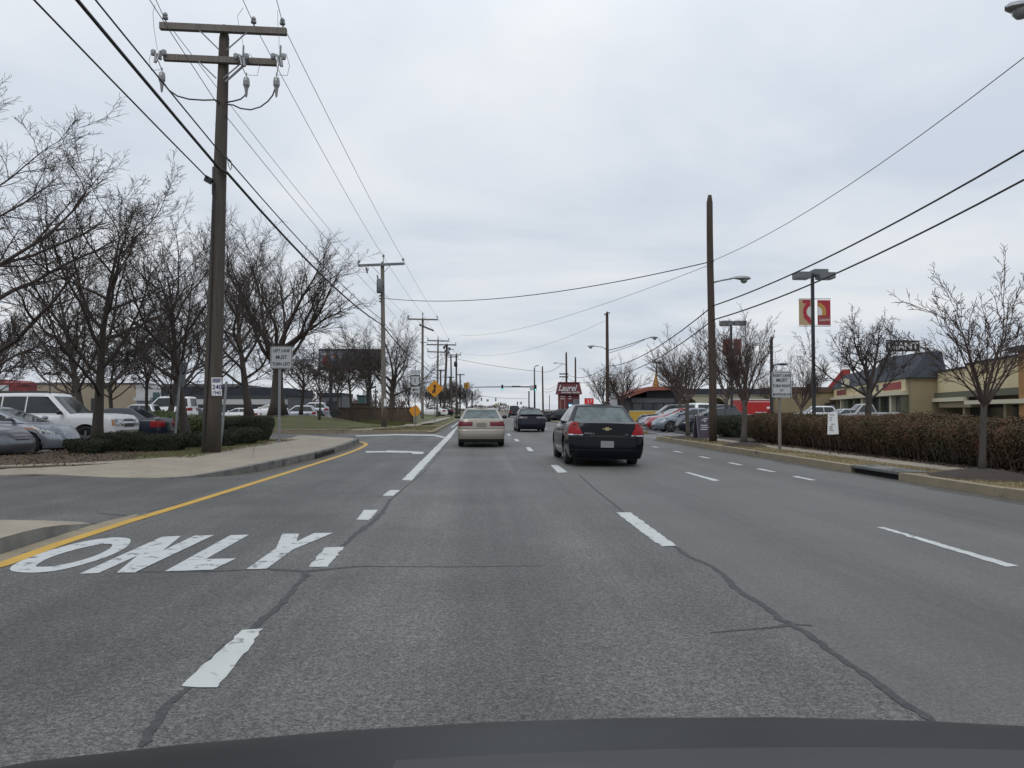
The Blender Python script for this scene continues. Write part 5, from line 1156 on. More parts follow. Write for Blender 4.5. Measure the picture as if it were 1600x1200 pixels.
def make_car(name, label, cat, car, pm, glass='glass', loc=(0, 0, 0), rz=0, group=None, tail=None, head=True, split=None, rim=None, mirror_m=None, pillar=.09, rear_t=(.10, .86), doors=True, plate=True, lens='red_lens', roll=0, rails=False, splits=None, rear_q=1.18):
    t = thing(name, label, cat, loc, rz, group); t.rotation_euler = (0, roll, rz); s = car
    car.body().build('body', [pm], t, True); car.cabin().build('cabin', [pm], t, True)
    o = .006
    g = s.panel(lambda u, v: s.cab(abs(u), v, o, 1 if u >= 0 else -1), lin(-rear_q, rear_q, 18), lin(rear_t[0], rear_t[1], 6)); g.build('rear_window', M[glass], t, True)
    g = s.panel(lambda u, v: s.cab(5-abs(u), v, o, -1 if u >= 0 else 1), lin(-1.55, 1.55, 18), lin(.06, .88, 6)); g.build('windshield', M[glass], t, True)
    # side windows between the pillars
    sp_ = splits or [0, .5, 1]
    for sd in (1, -1):
        for k in range(len(sp_)-1):
            def f(u, v, a=sp_[k], c=sp_[k+1]):
                lo, hi = (s.A[0]*(1-v)+s.B[0]*v), (s.D[0]*(1-v)+s.C[0]*v); lo += .10+pillar; hi -= .20+pillar*.3
                # window edges: slanted outer ones, upright inner ones
                midlo, midhi = s.A[0]*.5+s.B[0]*.5+.10+pillar, s.D[0]*.5+s.C[0]*.5-.2-pillar*.3
                ya = lo if a == 0 else lerp(midlo, midhi, a)+.025; yc = hi if c == 1 else lerp(midlo, midhi, c)-.025
                y = lerp(ya, yc, u); yr, yf = lerp(s.A[0], s.B[0], v)+.10, lerp(s.D[0], s.C[0], v)-.20
                return s.cab(2+(y-yr)/(yf-yr), v, o, sd)
            us = lin(0, 1, 6); vs_ = lin(.10, .86, 5); b = MB(); rows = [[f(u, v) for u in us] for v in vs_]; b.grid(rows if sd == 1 else [r[::-1] for r in rows]); b.build('side_window', M[glass], t, True)
    def patch(nm, m_, q0, q1, zl, zh, off=.008, n=12, par=t, both=True):
        out = []
        for sd in ((1, -1) if both else (1,)):
            rows = []
            for v in lin(0, 1, 5): rows.append([s.point(q, z=lerp(zl(k) if callable(zl) else zl, zh(k) if callable(zh) else zh, v), side=sd, off=off) for k, q in ((j/n, lerp(q0, q1, j/n)) for j in range(n+1))])
            b = MB(); b.grid(rows if sd == 1 else [r[::-1] for r in rows]); out.append(b.build(nm, M[m_] if isinstance(m_, str) else m_, par, True))
        return out
    t['_'] = 1; del t['_']
    rearz = s.topz(-s.L/2); 
    if tail: tail(patch)
    else:
        patch('tail_light', lens, .72, 2.05, rearz-.30, rearz-.06)
    frontz = s.topz(s.L/2-.25)
    if head:
        patch('headlight', 'clear_lens', 3.15, 4.25, lambda k: frontz-.20-.05*k, lambda k: frontz-.045-.03*k, .008); patch('grille', 'black', 4.45, 5.0, frontz-.22, frontz-.08, .006); patch('front_air_intake', 'black', 4.1, 5.0, s.sill+.10, s.sill+.22, .006)
    if doors:
        yy = lambda u: 2+u
        for sd in (1, -1):
            for a, c in ((.265, .475), (.48, .70)):
                rows = [[s.point(2+u, z=z, side=sd, off=.007) for u in lin(a, c, 14)] for z in lin(s.sill+.12, min(s.topz(0)-.04, 1.02), 5)]
                b = MB(); b.grid(rows if sd == 1 else [r[::-1] for r in rows]); d_ = b.build('door', pm, t, True)
                b = MB(); p = s.point(2+a+.035, z=min(s.topz(0)-.16, .86), side=sd, off=.02); b.cbox(p, (.03, .17, .028)); b.build('door_handle', pm, d_)
    for yc in s.wheels:
        for sd in (1, -1): wheel(t, sd*(s.hw-.135), yc, s.rw, .205, rim or M['rim'])
    for sd in (1, -1):
        b = MB(); yw = lerp(s.D[0], s.C[0], .28)-.12; c = Vector((sd*(s.hw+.06), yw, s.A[1]*.5+s.D[1]*.5+.10)); b.lathe([(.001, .09), (.055, .075), (.085, .02), (.08, -.05), (.001, -.06)], (0, 0, 0), 'y', 12)
        b.v = [(x*1.25, y, z*.85) for x, y, z in b.v]; b.build('mirror', mirror_m or pm, t, True, loc=c); b = MB(); b.bar(c+Vector((-sd*.17, 0.02, -.05)), c+Vector((-sd*.02, 0, -.02)), .05, .05); b.build('mirror_stalk', M['black'], t)
    if plate:
        z = rearz-.42 if plate is True else plate; y = min(s.point(0, z=z).y, s.point(.3, z=z).y); b = MB(); b.cbox((0, y-.010, z), (.31, .014, .155)); b.build('license_plate', M['plate'], t)
    if rails:
        for sd in (1, -1): b = MB(); yr, yf = s.B[0]+.2, s.C[0]-.1; b.tube([(sd*(s.wr-.07), yr, s.roof-.02), (sd*(s.wr-.07), yr+.1, s.roof+.045), (sd*(s.wr-.07), yf-.1, s.roof+.055), (sd*(s.wr-.07), yf, s.roof-.01)], .018, 6); b.build('roof_rail', M['black'], t)
    return t, patch
def floor_pan(t, s, dz=.0):
    b = MB(); b.box((-s.hw*.78, -s.L/2+.35, s.sill-.04), (s.hw*.78, s.L/2-.4, s.sill+.25)); b.build('underbody', M['black'], t)
# --- kinds
SEDAN_A = dict(sill=.20, top=[(-2.6, .99), (-2.2, 1.04), (-1.6, 1.04), (-.9, .98), (.6, .96), (1.1, .95), (1.7, .88), (2.2, .78), (2.6, .66)], wheels=(-1.36, 1.45), rw=.335)
impala = Car(5.1, 1.86, .21, [(-2.55, .99), (-2.3, 1.055), (-1.6, 1.06), (-.9, 1.0), (.7, .98), (1.2, .96), (1.8, .88), (2.3, .78), (2.6, .66)], (-1.40, 1.41), .335, 1.49, (-1.88, 1.03), (-1.12, 0), (.10, 0), (1.10, .97), .60, rcr=(.42, .20))
mid = Car(4.62, 1.75, .20, [(-2.35, .95), (-2.1, 1.0), (-1.6, 1.01), (-.8, .96), (.6, .94), (1.05, .93), (1.6, .87), (2.0, .81), (2.35, .73)], (-1.27, 1.33), .315, 1.41, (-1.72, .99), (-1.02, 0), (.08, 0), (1.02, .94), .575)
compact = Car(4.45, 1.76, .19, [(-2.3, .98), (-2.0, 1.06), (-1.5, 1.06), (-.8, 1.0), (.6, .95), (1.1, .94), (1.6, .88), (2.0, .80), (2.25, .72)], (-1.26, 1.34), .32, 1.44, (-1.75, 1.03), (-1.0, 0), (.0, 0), (1.28, .94), .58, rcf=(.6, .5), nose=.16)
suv = Car(5.15, 2.0, .30, [(-2.6, 1.16), (-1.0, 1.16), (.9, 1.18), (1.3, 1.18), (1.9, 1.17), (2.3, 1.14), (2.6, 1.08)], (-1.45, 1.52), .40, 1.92, (-2.48, 1.14), (-2.2, 0), (.25, 0), (1.02, 1.16), .70, rcf=(.34, .16), nose=.04, crown=.05, front=[(0, .10), (.12, .02), (.3, 0), (.75, .02), (.9, .07), (1, .16)])
smallsuv = Car(4.5, 1.82, .27, [(-2.3, 1.04), (-1.0, 1.04), (.7, 1.03), (1.1, 1.02), (1.7, .98), (2.1, .90), (2.3, .80)], (-1.3, 1.33), .36, 1.70, (-2.18, 1.02), (-1.8, 0), (.05, 0), (.95, 1.01), .62, nose=.08)
van = Car(4.9, 1.95, .26, [(-2.5, 1.10), (-1.0, 1.10), (1.2, 1.08), (1.6, 1.02), (2.1, .92), (2.5, .78)], (-1.5, 1.5), .35, 2.05, (-2.42, 1.08), (-2.25, 0), (.55, 0), (1.5, 1.06), .76, nose=.08)
pickup = Car(5.4, 1.95, .32, [(-2.7, 1.10), (-.8, 1.10), (.9, 1.08), (1.3, 1.06), (2.2, 1.0), (2.7, .92)], (-1.55, 1.65), .39, 1.83, (-.75, 1.08), (-.45, 0), (.55, 0), (1.3, 1.06), .66, rcr=(.2, .08), nose=.05)
M['paint_black'] = mat('paint_black', (.005, .006, .009), .15, spec=.16, coat=.03); M['paint_beige'] = paint('paint_beige', (.285, .258, .218), .45, .3); M['paint_navy'] = mat('paint_navy', (.006, .008, .016), .2, spec=.3, coat=.08)
M['paint_white'] = mat('paint_white', (.68, .69, .70), .35, coat=.4); M['paint_silver'] = paint('paint_silver', (.30, .32, .36), .5, .3); M['paint_pewter'] = paint('paint_pewter', (.12, .125, .14), .5, .3); M['paint_slate'] = paint('paint_slate', (.17, .20, .24), .5, .3)
M['paint_red'] = paint('paint_red', (.28, .014, .02), .3, .28); M['paint_charcoal'] = mat('paint_charcoal', (.014, .016, .020), .22, spec=.35, coat=.1); M['paint_grey'] = paint('paint_grey', (.26, .26, .26), .4, .35); M['paint_blueblack'] = mat('paint_blueblack', (.012, .017, .030), .22, spec=.35, coat=.1)
# --- the three moving cars
def impala_tail(patch):
    pts = patch('tail_light', 'red_lens', 1.12, 2.03, lambda k: .765, lambda k: .785+.255*min(1, k/.45)**.85-.03*max(0, k-.6), .012, 16)
    patch('reversing_light', 'clear_lens', 1.1, 2.0, .738, .765, .013, 14)
bx = P(947, 700, 18.6).x
T_IMP, pt = make_car('black_sedan', 'black sedan with red triangular tail lights and a gold emblem in the next lane', 'car', impala, M['paint_black'], 'glass_teal', (bx+.06, 21.25, -.01), R(-.6), tail=impala_tail, plate=.545, mirror_m=M['paint_black'], roll=R(1.3), rear_q=1.45, rear_t=(.08, .88))
floor_pan(T_IMP, impala)
pt('bumper_seam', 'black', 0, 2.12, .700, .712, .006, 16); pt('deck_lid_shade_line', 'black', 0, .82, .715, .745, .010, 12); pt('bumper_seam', 'black', 0, 1.9, .40, .411, .006, 16)
M['emblem_gold'] = mat('emblem_gold', (.42, .36, .20), .35, .6)
yb = impala.point(0, z=.905).y
b = MB(); pr = [(-.115, -.012), (-.045, -.012), (-.045, -.038), (.045, -.038), (.045, -.012), (.115, -.012), (.10, .012), (.045, .012), (.045, .038), (-.045, .038), (-.045, .012), (-.10, .012)]
b.quad(*[(x, -.006, z) for x, z in pr]); b.v += [(x, .006, z) for x, z in pr]
for i in range(12): j = (i+1) % 12; b.f.append((j, i, 12+i, 12+j)); b.m.append(0)
b.build('emblem', M['emblem_gold'], T_IMP, loc=(0, yb-.012, .905))
text('IMPALA', .055, M['dull_steel'], T_IMP, (-.42, impala.point(.7, z=.79).y-.012, .79), sx=1.3, bold=.003, name='badge_lettering'); text('LT', .05, M['dull_steel'], T_IMP, (.46, impala.point(.7, z=.775).y-.012, .775), sx=1.3, bold=.003, name='badge_lettering')
for sd in (-1, 1): b = MB(); b.tube([(sd*.52, -2.40, .27), (sd*.52, -2.05, .29)], [.045, .04], 12); b.build('exhaust_pipe', M['chrome'], T_IMP)
b = MB(); b.tube([(-.5, -2.3, .245), (-.2, -2.3, .235), (.3, -2.32, .23)], .012, 6); b.build('exhaust_pipe', M['steel'], T_IMP)
b = MB(); b.obox((0, -1.35, 1.12), (.55, 0, 0), (0, .02, 0), (0, .01, .035)); b.build('parcel_shelf_light', M['black'], T_IMP)
def beige_tail(patch):
    patch('tail_light', 'maroon_lens', .66, 1.9, lambda k: .755, lambda k: .91-.02*math.cos(k*3.1), .010, 12)
    patch('reversing_light', mat('rose_lens', (.30, .12, .12), .25, coat=.4), .72, 1.35, .885, .905, .014, 8)
T_BEI, pt = make_car('beige_sedan', 'beige sedan with dark red tail lights driving ahead in the same lane', 'car', mid, M['paint_beige'], 'glass_teal', (P(752, 690, 29).x, 30.9, 0), 0, tail=beige_tail, plate=.79, mirror_m=M['black'], rear_q=1.5, rear_t=(.06, .90))
floor_pan(T_BEI, mid)
bpy.data.objects.remove([c for c in T_BEI.children if c.name.startswith('license_plate')][0])
M['plate_haze'] = mat('plate_haze', (.19, .17, .15), .5); b = MB(); b.cbox((0, mid.point(0, z=.80).y-.008, .80), (.34, .014, .16)); b.build('license_plate', M['plate_haze'], T_BEI)
pt('bumper_seam', 'black', 0, 2.1, .665, .675, .006, 16); pt('bumper_strip', mat('bumper_light', (.36, .32, .285), .3, .4, coat=.4), 0, 2.1, .60, .66, .014, 16); pt('bumper_valance', 'black', 0, 1.95, .20, .30, .010, 14)
b = MB(); b.tube([(-.05, -2.22, .25), (.2, -2.22, .235), (.35, -2.2, .25)], .03, 8); b.build('exhaust_pipe', M['black'], T_BEI)
b = MB(); b.obox((0, -.98, 1.435), (.012, 0, 0), (0, .03, 0), (0, 0, .03)); b.build('antenna', M['black'], T_BEI)
def dark_tail(patch):
    patch('tail_light', mat('smoky_lens', (.10, .085, .10), .2, coat=.5), .55, 1.95, .80, .92, .010, 12); patch('tail_light_rim', 'clear_lens', .70, 1.3, .86, .885, .014, 8)
T_DRK, pt = make_car('dark_sedan', 'dark navy sedan farther ahead between the beige and black sedans', 'car', compact, M['paint_navy'], 'glass_teal', (P(830, 670, 48).x, 50.2, 0), R(1), tail=dark_tail, plate=False, rear_q=1.4)
floor_pan(T_DRK, compact); b = MB(); b.obox((0, -2.2, 1.08), (.70, 0, 0), (0, .10, .01), (0, 0, .012)); b.build('spoiler', M['paint_navy'], T_DRK)
b = MB(); b.obox((0, -.95, 1.47), (.012, 0, 0), (0, .04, 0), (0, 0, .04)); b.build('antenna', M['black'], T_DRK)
make_car('far_van', 'dark grey van driving away far down the road', 'van', van, M['paint_charcoal'], 'glass', (P(803.5, 652, 140).x, 142, 0), 0, doors=False, plate=False)
make_car('dark_sedan', 'black sedan turning out of the side entrance beside the red pylon sign', 'car', mid, M['paint_charcoal'], 'glass', (P(874, 655, 88).x, 88, 0), R(68), doors=False, plate=False)
for px, Y, lb in ((893, 110, 'dark car parked right of the pylon sign foot'), (852, 185, 'tiny dark car beyond the far junction')): make_car('dark_sedan', lb, 'car', mid, M['paint_charcoal'], 'glass', (P(px, 652, Y).x, Y, 0), R(80), doors=False, plate=False, head=False)
# --- cars parked left (noses towards the road)
GCL = 'cars parked left of the road'
def silver_head(patch): patch('tail_light', 'red_lens', .72, 2.05, .68, .92)
c1_, pt = make_car('silver_hatchback', 'silver compact car with amber corner lamps parked nose to the bushes', 'car', compact, M['paint_silver'], 'glass', (-14.72, 25.5, 0), R(-92), GCL, head=False, plate=False); floor_pan(c1_, compact)
pt('headlight', 'clear_lens', 3.0, 4.15, lambda k: .63-.06*k, lambda k: .79-.10*k, .012, 16); pt('corner_lamp', 'amber_lens', 2.86, 3.02, .755, .80, .010, 4); pt('grille', 'black', 4.3, 5, .58, .64, .008); pt('fog_recess', 'black', 3.75, 4.45, .30, .43, .008); pt('front_air_intake', 'black', 4.55, 5, .28, .42, .008)
c2_, pt = make_car('white_suv', 'large white sport utility vehicle parked behind the silver compact car', 'suv', suv, M['paint_white'], 'glass', (P(210, 660, 28.6).x-2.8, 28.8, 0), R(-91), GCL, head=False, plate=False, rails=True, splits=[0, .30, .62, 1], pillar=.09, mirror_m=M['black']); floor_pan(c2_, suv)
pt('headlight', 'clear_lens', 3.35, 4.3, .78, 1.0, .02, 12); pt('corner_lamp', 'amber_lens', 3.05, 3.33, .80, 1.0, .012, 6); pt('grille', 'black', 4.40, 5, .92, .99, .012); pt('grille', 'black', 4.40, 5, .74, .86, .012); pt('front_bumper', 'chrome', 3.4, 5, .52, .64, .03)
c3_, pt = make_car('pewter_sedan', 'dark silver sedan cut off by the left edge of the photo', 'car', mid, M['paint_pewter'], 'glass', (P(52, 690, 22.0).x-2.8, 22.6, -.02), R(-93), GCL, head=False, plate=False); floor_pan(c3_, mid)
pt('headlight', 'clear_lens', 3.0, 4.1, .64, .74, .010, 12); 
for z in (.70, .63, .56): pt('grille_bar', 'chrome', 4.2, 5, z, z+.035, .012); pt('grille', 'black', 4.2, 5, z-.03, z, .008)
c4_, pt = make_car('dark_sedan', 'dark blue sedan with red tail light behind the white vehicle nose', 'car', mid, M['paint_blueblack'], 'glass', (P(262, 660, 33).x-2.2, 33, 0), R(88), GCL, plate=False); floor_pan(c4_, mid)
# --- cars parked right (noses towards the road)
GCR = 'cars parked in the lot right of the road'
def rc(name, label, cat, car, m_, px, Y, rz=90, nose=True, **k):
    x = P(px, 660, Y).x + (car.L/2 if nose else 0); t, p = make_car(name, label, cat, car, M[m_], 'glass', (x, Y, 0), R(rz), GCR, plate=False, **k); floor_pan(t, car); return t
rc('slate_sedan', 'grey blue car parked in front of the red car on the right', 'car', compact, 'paint_slate', 1019, 48, 93)
rc('navy_sedan', 'dark navy car parked nearest the sandwich board', 'car', compact, 'paint_navy', 1056, 45.2, 92)
rc('red_car', 'red car parked between the silver car and the grey blue car', 'car', compact, 'paint_red', 1008, 51.2, 92)
rc('silver_sedan', 'silver car parked behind the red car', 'car', mid, 'paint_silver', 999, 54.5, 91)
rc('dark_suv', 'black sport utility vehicle parked in front of the yellow restaurant wall', 'suv', smallsuv, 'paint_charcoal', 996, 58, 90)
rc('navy_suv', 'dark blue sport utility vehicle behind the short dark hedge', 'suv', smallsuv, 'paint_navy', 1122, 57, 3, nose=False)
rc('white_van', 'white van behind the navy car near the pale arches', 'van', suv, 'paint_white', 1086, 70, 5, nose=False)
rc('white_suv', 'white sport utility vehicle seen over the hedge right of the right lane sign', 'suv', smallsuv, 'paint_white', 1236, 78, 88, rails=True)
rc('silver_sedan', 'silver blue car roof behind the banner lamp pole', 'car', mid, 'paint_silver', 1272, 66, 95)
rc('grey_pickup', 'grey pickup truck parked in front of the tan corner store', 'truck', pickup, 'paint_grey', 1302, 66, 88)
# red trailer
M['trailer_red'] = mat('trailer_red', (.42, .015, .015), .4, var=(2, (.34, .012, .012)))
tb = at(1175, 655, 61, 0); t = thing('red_trailer', 'bright red box trailer with small white lettering behind the hedge', 'trailer', tb, R(4)); b = MB(); b.box((-1.35, -1, .45), (1.25, 1, 2.08)); b.build('box_body', M['trailer_red'], t)
b = MB(); b.box((-1.38, -1.03, 2.08), (1.28, 1.03, 2.13)); b.build('roof_trim', M['paper'], t); b = MB(); b.box((-1.36, -1.012, 1.93), (1.26, -1.003, 1.965)); b.build('stripe', M['paper'], t)
b = MB(); b.box((.75, -1.012, 1.42), (1.1, -1.003, 1.56)); b.box((-.15, -1.012, 1.1), (.75, -1.003, 1.17)); b.build('lettering', M['paper'], t)
for x in (-.5, .5): b = MB(); b.lathe([(.001, -.1), (.28, -.1), (.32, 0), (.28, .1), (.001, .1)], ax='y', n=16); b.build('wheel', M['rubber'], t, True, loc=(x, -.85, .32))
b = MB(); b.box((1.25, -.9, .5), (1.30, -.3, 2.0)); b.build('rear_door', M['trailer_red'], t)
# distant cars in the lots on the left, copies of two small kinds
pm = {k: make_car('parked_car', 'placeholder', 'car', c, M['paint_'+k], 'glass', (0, 0, 0), 0, GCL, doors=False, plate=False) [0] for k, c in (('white', mid), ('silver', smallsuv), ('charcoal', mid))}
FAR = [('white', 372, 84, 80, 'white car low behind the verge left of the oak trunk'), ('silver', 462, 88, 95, 'pale car just right of the left lane sign post'), ('white', 418, 92, 85, 'white car seen between the oak trunk and the sign'), ('charcoal', 300, 80, 85, 'dark car behind the leafy shrub left of the big utility pole'), ('white', 355, 100, 92, 'distant white car right of the big utility pole'),
       ('silver', 484, 96, 90, 'pale small sport utility vehicle left of the brown fence'), ('white', 675, 120, 75, 'white car behind the merge sign post'), ('silver', 210, 70, 85, 'pale car roof behind the dark sedan'), ('charcoal', 195, 84, 85, 'dark car far behind the white vehicle hood'), ('charcoal', 690, 140, 75, 'dark blue car right of the white car behind the merge sign')]
for k, (m_, px, Y, a, lb) in enumerate(FAR):
    o = copy_tree(pm[m_]); o.location = (P(px, 650, Y).x, Y, (.10 if Y < 91 else .5) if px < 600 else .4); o.rotation_euler = (0, 0, R(a)); o['label'] = lb
for o in pm.values():
    for c in list(o.children_recursive): bpy.data.objects.remove(c)
    bpy.data.objects.remove(o)
wv, _ = make_car('white_van', 'white van parked before the sears store left of the big utility pole', 'van', van, M['paint_white'], 'glass', (P(262, 650, 72).x, 72, .45), R(85), GCL, doors=False, plate=False)
# --- the car the photo was taken from: only its front is modelled, the camera sits where its cabin is
own = Car(5.0, 1.90, .20, [(-2.5, .90), (1.0, .955), (1.25, .935), (1.5, .888), (1.75, .792), (2.05, .66), (2.3, .54), (2.5, .43)], (-1.5, 1.32), .33, 1.45, (-1.7, 1), (-1, 0), (.1, 0), (1, .95), .6, crown=.06, nose=.10, rcf=(.5, .35))
M['paint_hood'] = mat('paint_hood', (.010, .011, .012), .38, spec=.13, var=(2, (.014, .016, .017)), blotch=(3, (.045, .045, .043), .63), stretch=(1.0, 9, 1))
t = thing('camera_car', 'dark grey hood of the car the photo was taken from', 'car', (.22, -.45, 0))
own.body().build('hood', M['paint_hood'], t, True)
rows = [[(x, y, own.topz(y)+.06*(1-(x/.95)**2)+dz) for x in lin(-.30, .80, 16)] for y, dz in ((1.02, .03), (1.20, .022), (1.262, .016), (1.268, -.02))]
b = MB(); b.grid(rows[::-1]); b.build('cowl', M['black'], t, True)
for yc in own.wheels:
    for sd in (1, -1): wheel(t, sd*.81, yc, .33, .2, M['rim'])
# ================================================================ BUILDINGS, PYLONS, FENCE, BILLBOARD
M['cream'] = mat('cream', (.60, .505, .30), .85, var=(.5, (.53, .445, .265)), bump=(20, .15)); M['tan_wall'] = mat('tan_wall', (.25, .20, .115), .85, var=(.5, (.21, .17, .10)), bump=(20, .15)); M['trim_pale'] = mat('trim_pale', (.50, .46, .34), .8); M['olive'] = mat('olive', (.085, .088, .055), .8)
M['roof_slate'] = mat('roof_slate', (.026, .030, .040), .85, spec=.25, var=(1.5, (.040, .045, .056)), stretch=(1, 1, 6), bump=(8, .4)); M['brown_roof'] = mat('brown_roof', (.10, .055, .04), .8); M['roof_red'] = mat('roof_red', (.26, .03, .03), .7); M['orange_roof'] = mat('orange_roof', (.23, .075, .052), .7, var=(.8, (.18, .058, .042))); M['orange'] = mat('orange', (.34, .17, .04), .7, var=(2, (.24, .11, .03))); M['yellow_wall'] = mat('yellow_wall', (.46, .28, .035), .7)
M['arch_cream'] = mat('arch_cream', (.36, .335, .245), .85, var=(.6, (.31, .29, .21))); M['arch_tan'] = mat('arch_tan', (.24, .19, .10), .85); M['brick_fence'] = mat('brick_fence', (.065, .045, .032), .9, var=(2, (.09, .062, .045)))
M['store_red'] = mat('store_red', (.17, .028, .030), .75); M['store_tan'] = mat('store_tan', (.30, .25, .18), .85, var=(.2, (.25, .21, .155))); M['store_white'] = mat('store_white', (.38, .39, .39), .8); M['store_dark'] = mat('store_dark', (.03, .034, .036), .7); M['teal'] = mat('teal', (.04, .085, .085), .6); M['grey_wall'] = mat('grey_wall', (.085, .085, .09), .8, var=(.3, (.11, .11, .115)))
M['pylon_maroon'] = mat('pylon_maroon', (.095, .018, .025), .7, var=(1, (.12, .022, .03))); M['pylon_brick'] = mat('pylon_brick', (.16, .045, .048), .8, var=(2, (.20, .06, .06)))
M['letter_pale'] = mat('letter_pale', (.50, .50, .50), .6); M['screen'] = mat('screen', (.3, .5, .55), .4, emit=((.55, .85, .95), .9)); M['led_red'] = mat('led_red', (.5, .01, .02), .4, emit=((.9, .02, .03), .10)); M['led_text'] = mat('led_text', (.8, .5, .5), .4, emit=((1, .35, .35), .05)); M['blue_panel'] = mat('blue_panel', (.03, .075, .14), .5)
def part(nm, m_, par, fn): b = MB(); fn(b); return b.build(nm, M[m_], par)
# facade frame: distance s along the shop front running away from the camera, e outwards towards the road
fd = Vector((math.sin(R(16)), math.cos(R(16)), 0)); fo = Vector((-fd.y, fd.x, 0))
def fbox(b, o, s0, s1, e0, e1, z0, z1):
    c = o+fd*((s0+s1)/2)+fo*((e0+e1)/2); b.obox((c.x, c.y, (z0+z1)/2), fd*((s1-s0)/2), fo*((e1-e0)/2), Vector((0, 0, (z1-z0)/2)))
# cream store on the far right
C0 = P(1453, 640, 80); C0.z = 0
t = thing('cream_store', 'long cream shop block with a dark roof edge at the right edge of the photo', 'building', C0); Z = Vector((0, 0, 0))
part('wall', 'cream', t, lambda b: fbox(b, Z, -42, -.3, -14, 0, 3.0, 5.0)); part('wall', 'tan_wall', t, lambda b: fbox(b, Z, -42, -.3, -14, -2.4, 0, 3.0))
part('roof_edge', 'roof_slate', t, lambda b: (fbox(b, Z, -12, -.3, -14, .15, 5.0, 5.16), fbox(b, Z, -42, -12, -14, .2, 5.25, 5.42))); part('parapet', 'cream', t, lambda b: fbox(b, Z, -42, -12, -14, .05, 5.0, 5.25))
part('awning_band', 'olive', t, lambda b: fbox(b, Z, -42, -.2, .003, .25, 2.45, 2.98)); part('fascia', 'trim_pale', t, lambda b: (fbox(b, Z, -12.5, 0, .0, .5, 2.10, 2.46), fbox(b, Z, -41, -13.5, .25, .7, 1.80, 2.12))); part('soffit', 'tan_wall', t, lambda b: fbox(b, Z, -14, -4, -.5, .2, 1.55, 2.05))
for k in range(12): part('shop_window', 'shop_glass', t, lambda b: fbox(b, Z, -3.4*k-6.6, -3.4*k-3.4, -2.4, -2.33, .25, 1.75)); part('window_post', 'dark_steel', t, lambda b: fbox(b, Z, -3.4*k-3.4, -3.4*k-3.3, -2.4, -2.3, .0, 1.8))
for k in range(4): part('column', 'tan_wall', t, lambda b: fbox(b, Z, -10*k-1.2, -10*k-.6, -.45, -.02, 0, 2.1))
part('corner_pier', 'orange', t, lambda b: fbox(b, Z, -26.3, -25.0, -.2, .4, 0, 5.5)); part('pier_cap', 'roof_slate', t, lambda b: fbox(b, Z, -26.8, -24.2, -.6, .8, 5.5, 5.9))
# mansard roofed store
C1 = P(1425, 640, 78); C1.z = 0; LM = 51.0
t = thing('mansard_store', 'tan corner store with a dark grey mansard roof and red gable end', 'building', C1); dep = 2.9
part('wall', 'tan_wall', t, lambda b: fbox(b, Z, 0, LM, -12, -.0, 0, 4.6)); 
b = MB(); e0, e1, z0, z1 = .45, -1.9, 4.55, 7.25
def fp_(s_, e_, z): p = fd*s_+fo*e_; return (p.x, p.y, z)
hi = [(0-.4, 5.4), (14.6, 7.25), (LM, 7.25)]
S1, za, zb = 22.0, 7.85, 6.9; b.quad(fp_(-.4, e0, z0), fp_(S1, e0, z0), fp_(S1, e1, za), fp_(1.6, e1, z1)); b.quad(fp_(S1, e0, z0), fp_(LM, e0, z0), fp_(LM, e1, zb), fp_(S1, e1, zb)); b.quad(fp_(S1, e0, z0), fp_(S1, e1, za), fp_(S1, -3.2, za), fp_(S1, -3.2, z0)); b.quad(fp_(-.4, -3.2, z0), fp_(-.4, e0, z0), fp_(1.6, e1, z1), fp_(1.6, -3.2, z1)); b.quad(fp_(1.6, e1, z1), fp_(S1, e1, za), fp_(S1, -3.2, za), fp_(1.6, -3.2, z1)); b.quad(fp_(S1, e1, zb), fp_(LM, e1, zb), fp_(LM, -3.2, zb), fp_(S1, -3.2, zb)); b.quad(fp_(-.4, e0, z0), fp_(-.4, -3.2, z0), fp_(LM, -3.2, z0), fp_(LM, e0, z0)); b.quad(fp_(-.4, -3.2, z0), fp_(1.6, -3.2, z1), fp_(S1, -3.2, za), fp_(S1, -3.2, z0)); b.quad(fp_(S1, -3.2, z0), fp_(S1, -3.2, zb), fp_(LM, -3.2, zb), fp_(LM, -3.2, z0))
b.build('mansard_roof', M['roof_slate'], t)
b = MB(); q = [(e0+.3, z0-.35), (e0+.3, z0+.2), (e1+.2, z1+.6), (e1-.9, z1+.6), (e1-.9, z0-.35)]
b.quad(*[fp_(LM, a, z) for a, z in q]); b.quad(*[fp_(LM+.9, a, z) for a, z in q[::-1]])
for i in range(5): a, c = q[i], q[(i+1) % 5]; b.quad(fp_(LM, *a), fp_(LM+.9, *a), fp_(LM+.9, *c), fp_(LM, *c))
b.build('gable_trim', M['roof_red'], t)
part('fascia', 'trim_pale', t, lambda b: fbox(b, Z, 1.2, LM-3, .0, .9, 2.85, 3.25)); part('sign_band', 'cream', t, lambda b: fbox(b, Z, 1.2, LM-3, .0, .3, 3.25, 4.5))
for k, (a, w_, m_) in enumerate(((3, 8.5, 'roof_red'), (14, 1.2, 'store_dark'), (21, 5, 'olive'), (36, 8, 'store_red'))): part('shop_sign', m_, t, lambda b: fbox(b, Z, a, a+w_, .303, .36, 3.5, 4.25))
for k in range(8): part('shop_window', 'shop_glass', t, lambda b: fbox(b, Z, 2.5+5.4*k, 6.6+5.4*k, .003, .06, .6, 2.75)); part('pillar', 'trim_pale' if k % 3 == 1 else 'olive', t, lambda b: fbox(b, Z, 1.3+5.4*k, 2.2+5.4*k, .003, .5, 0, 2.82))
part('gable_vent', 'trim_pale', t, lambda b: (fbox(b, Z, 33, 36, .35, .9, 4.6, 5.7)))
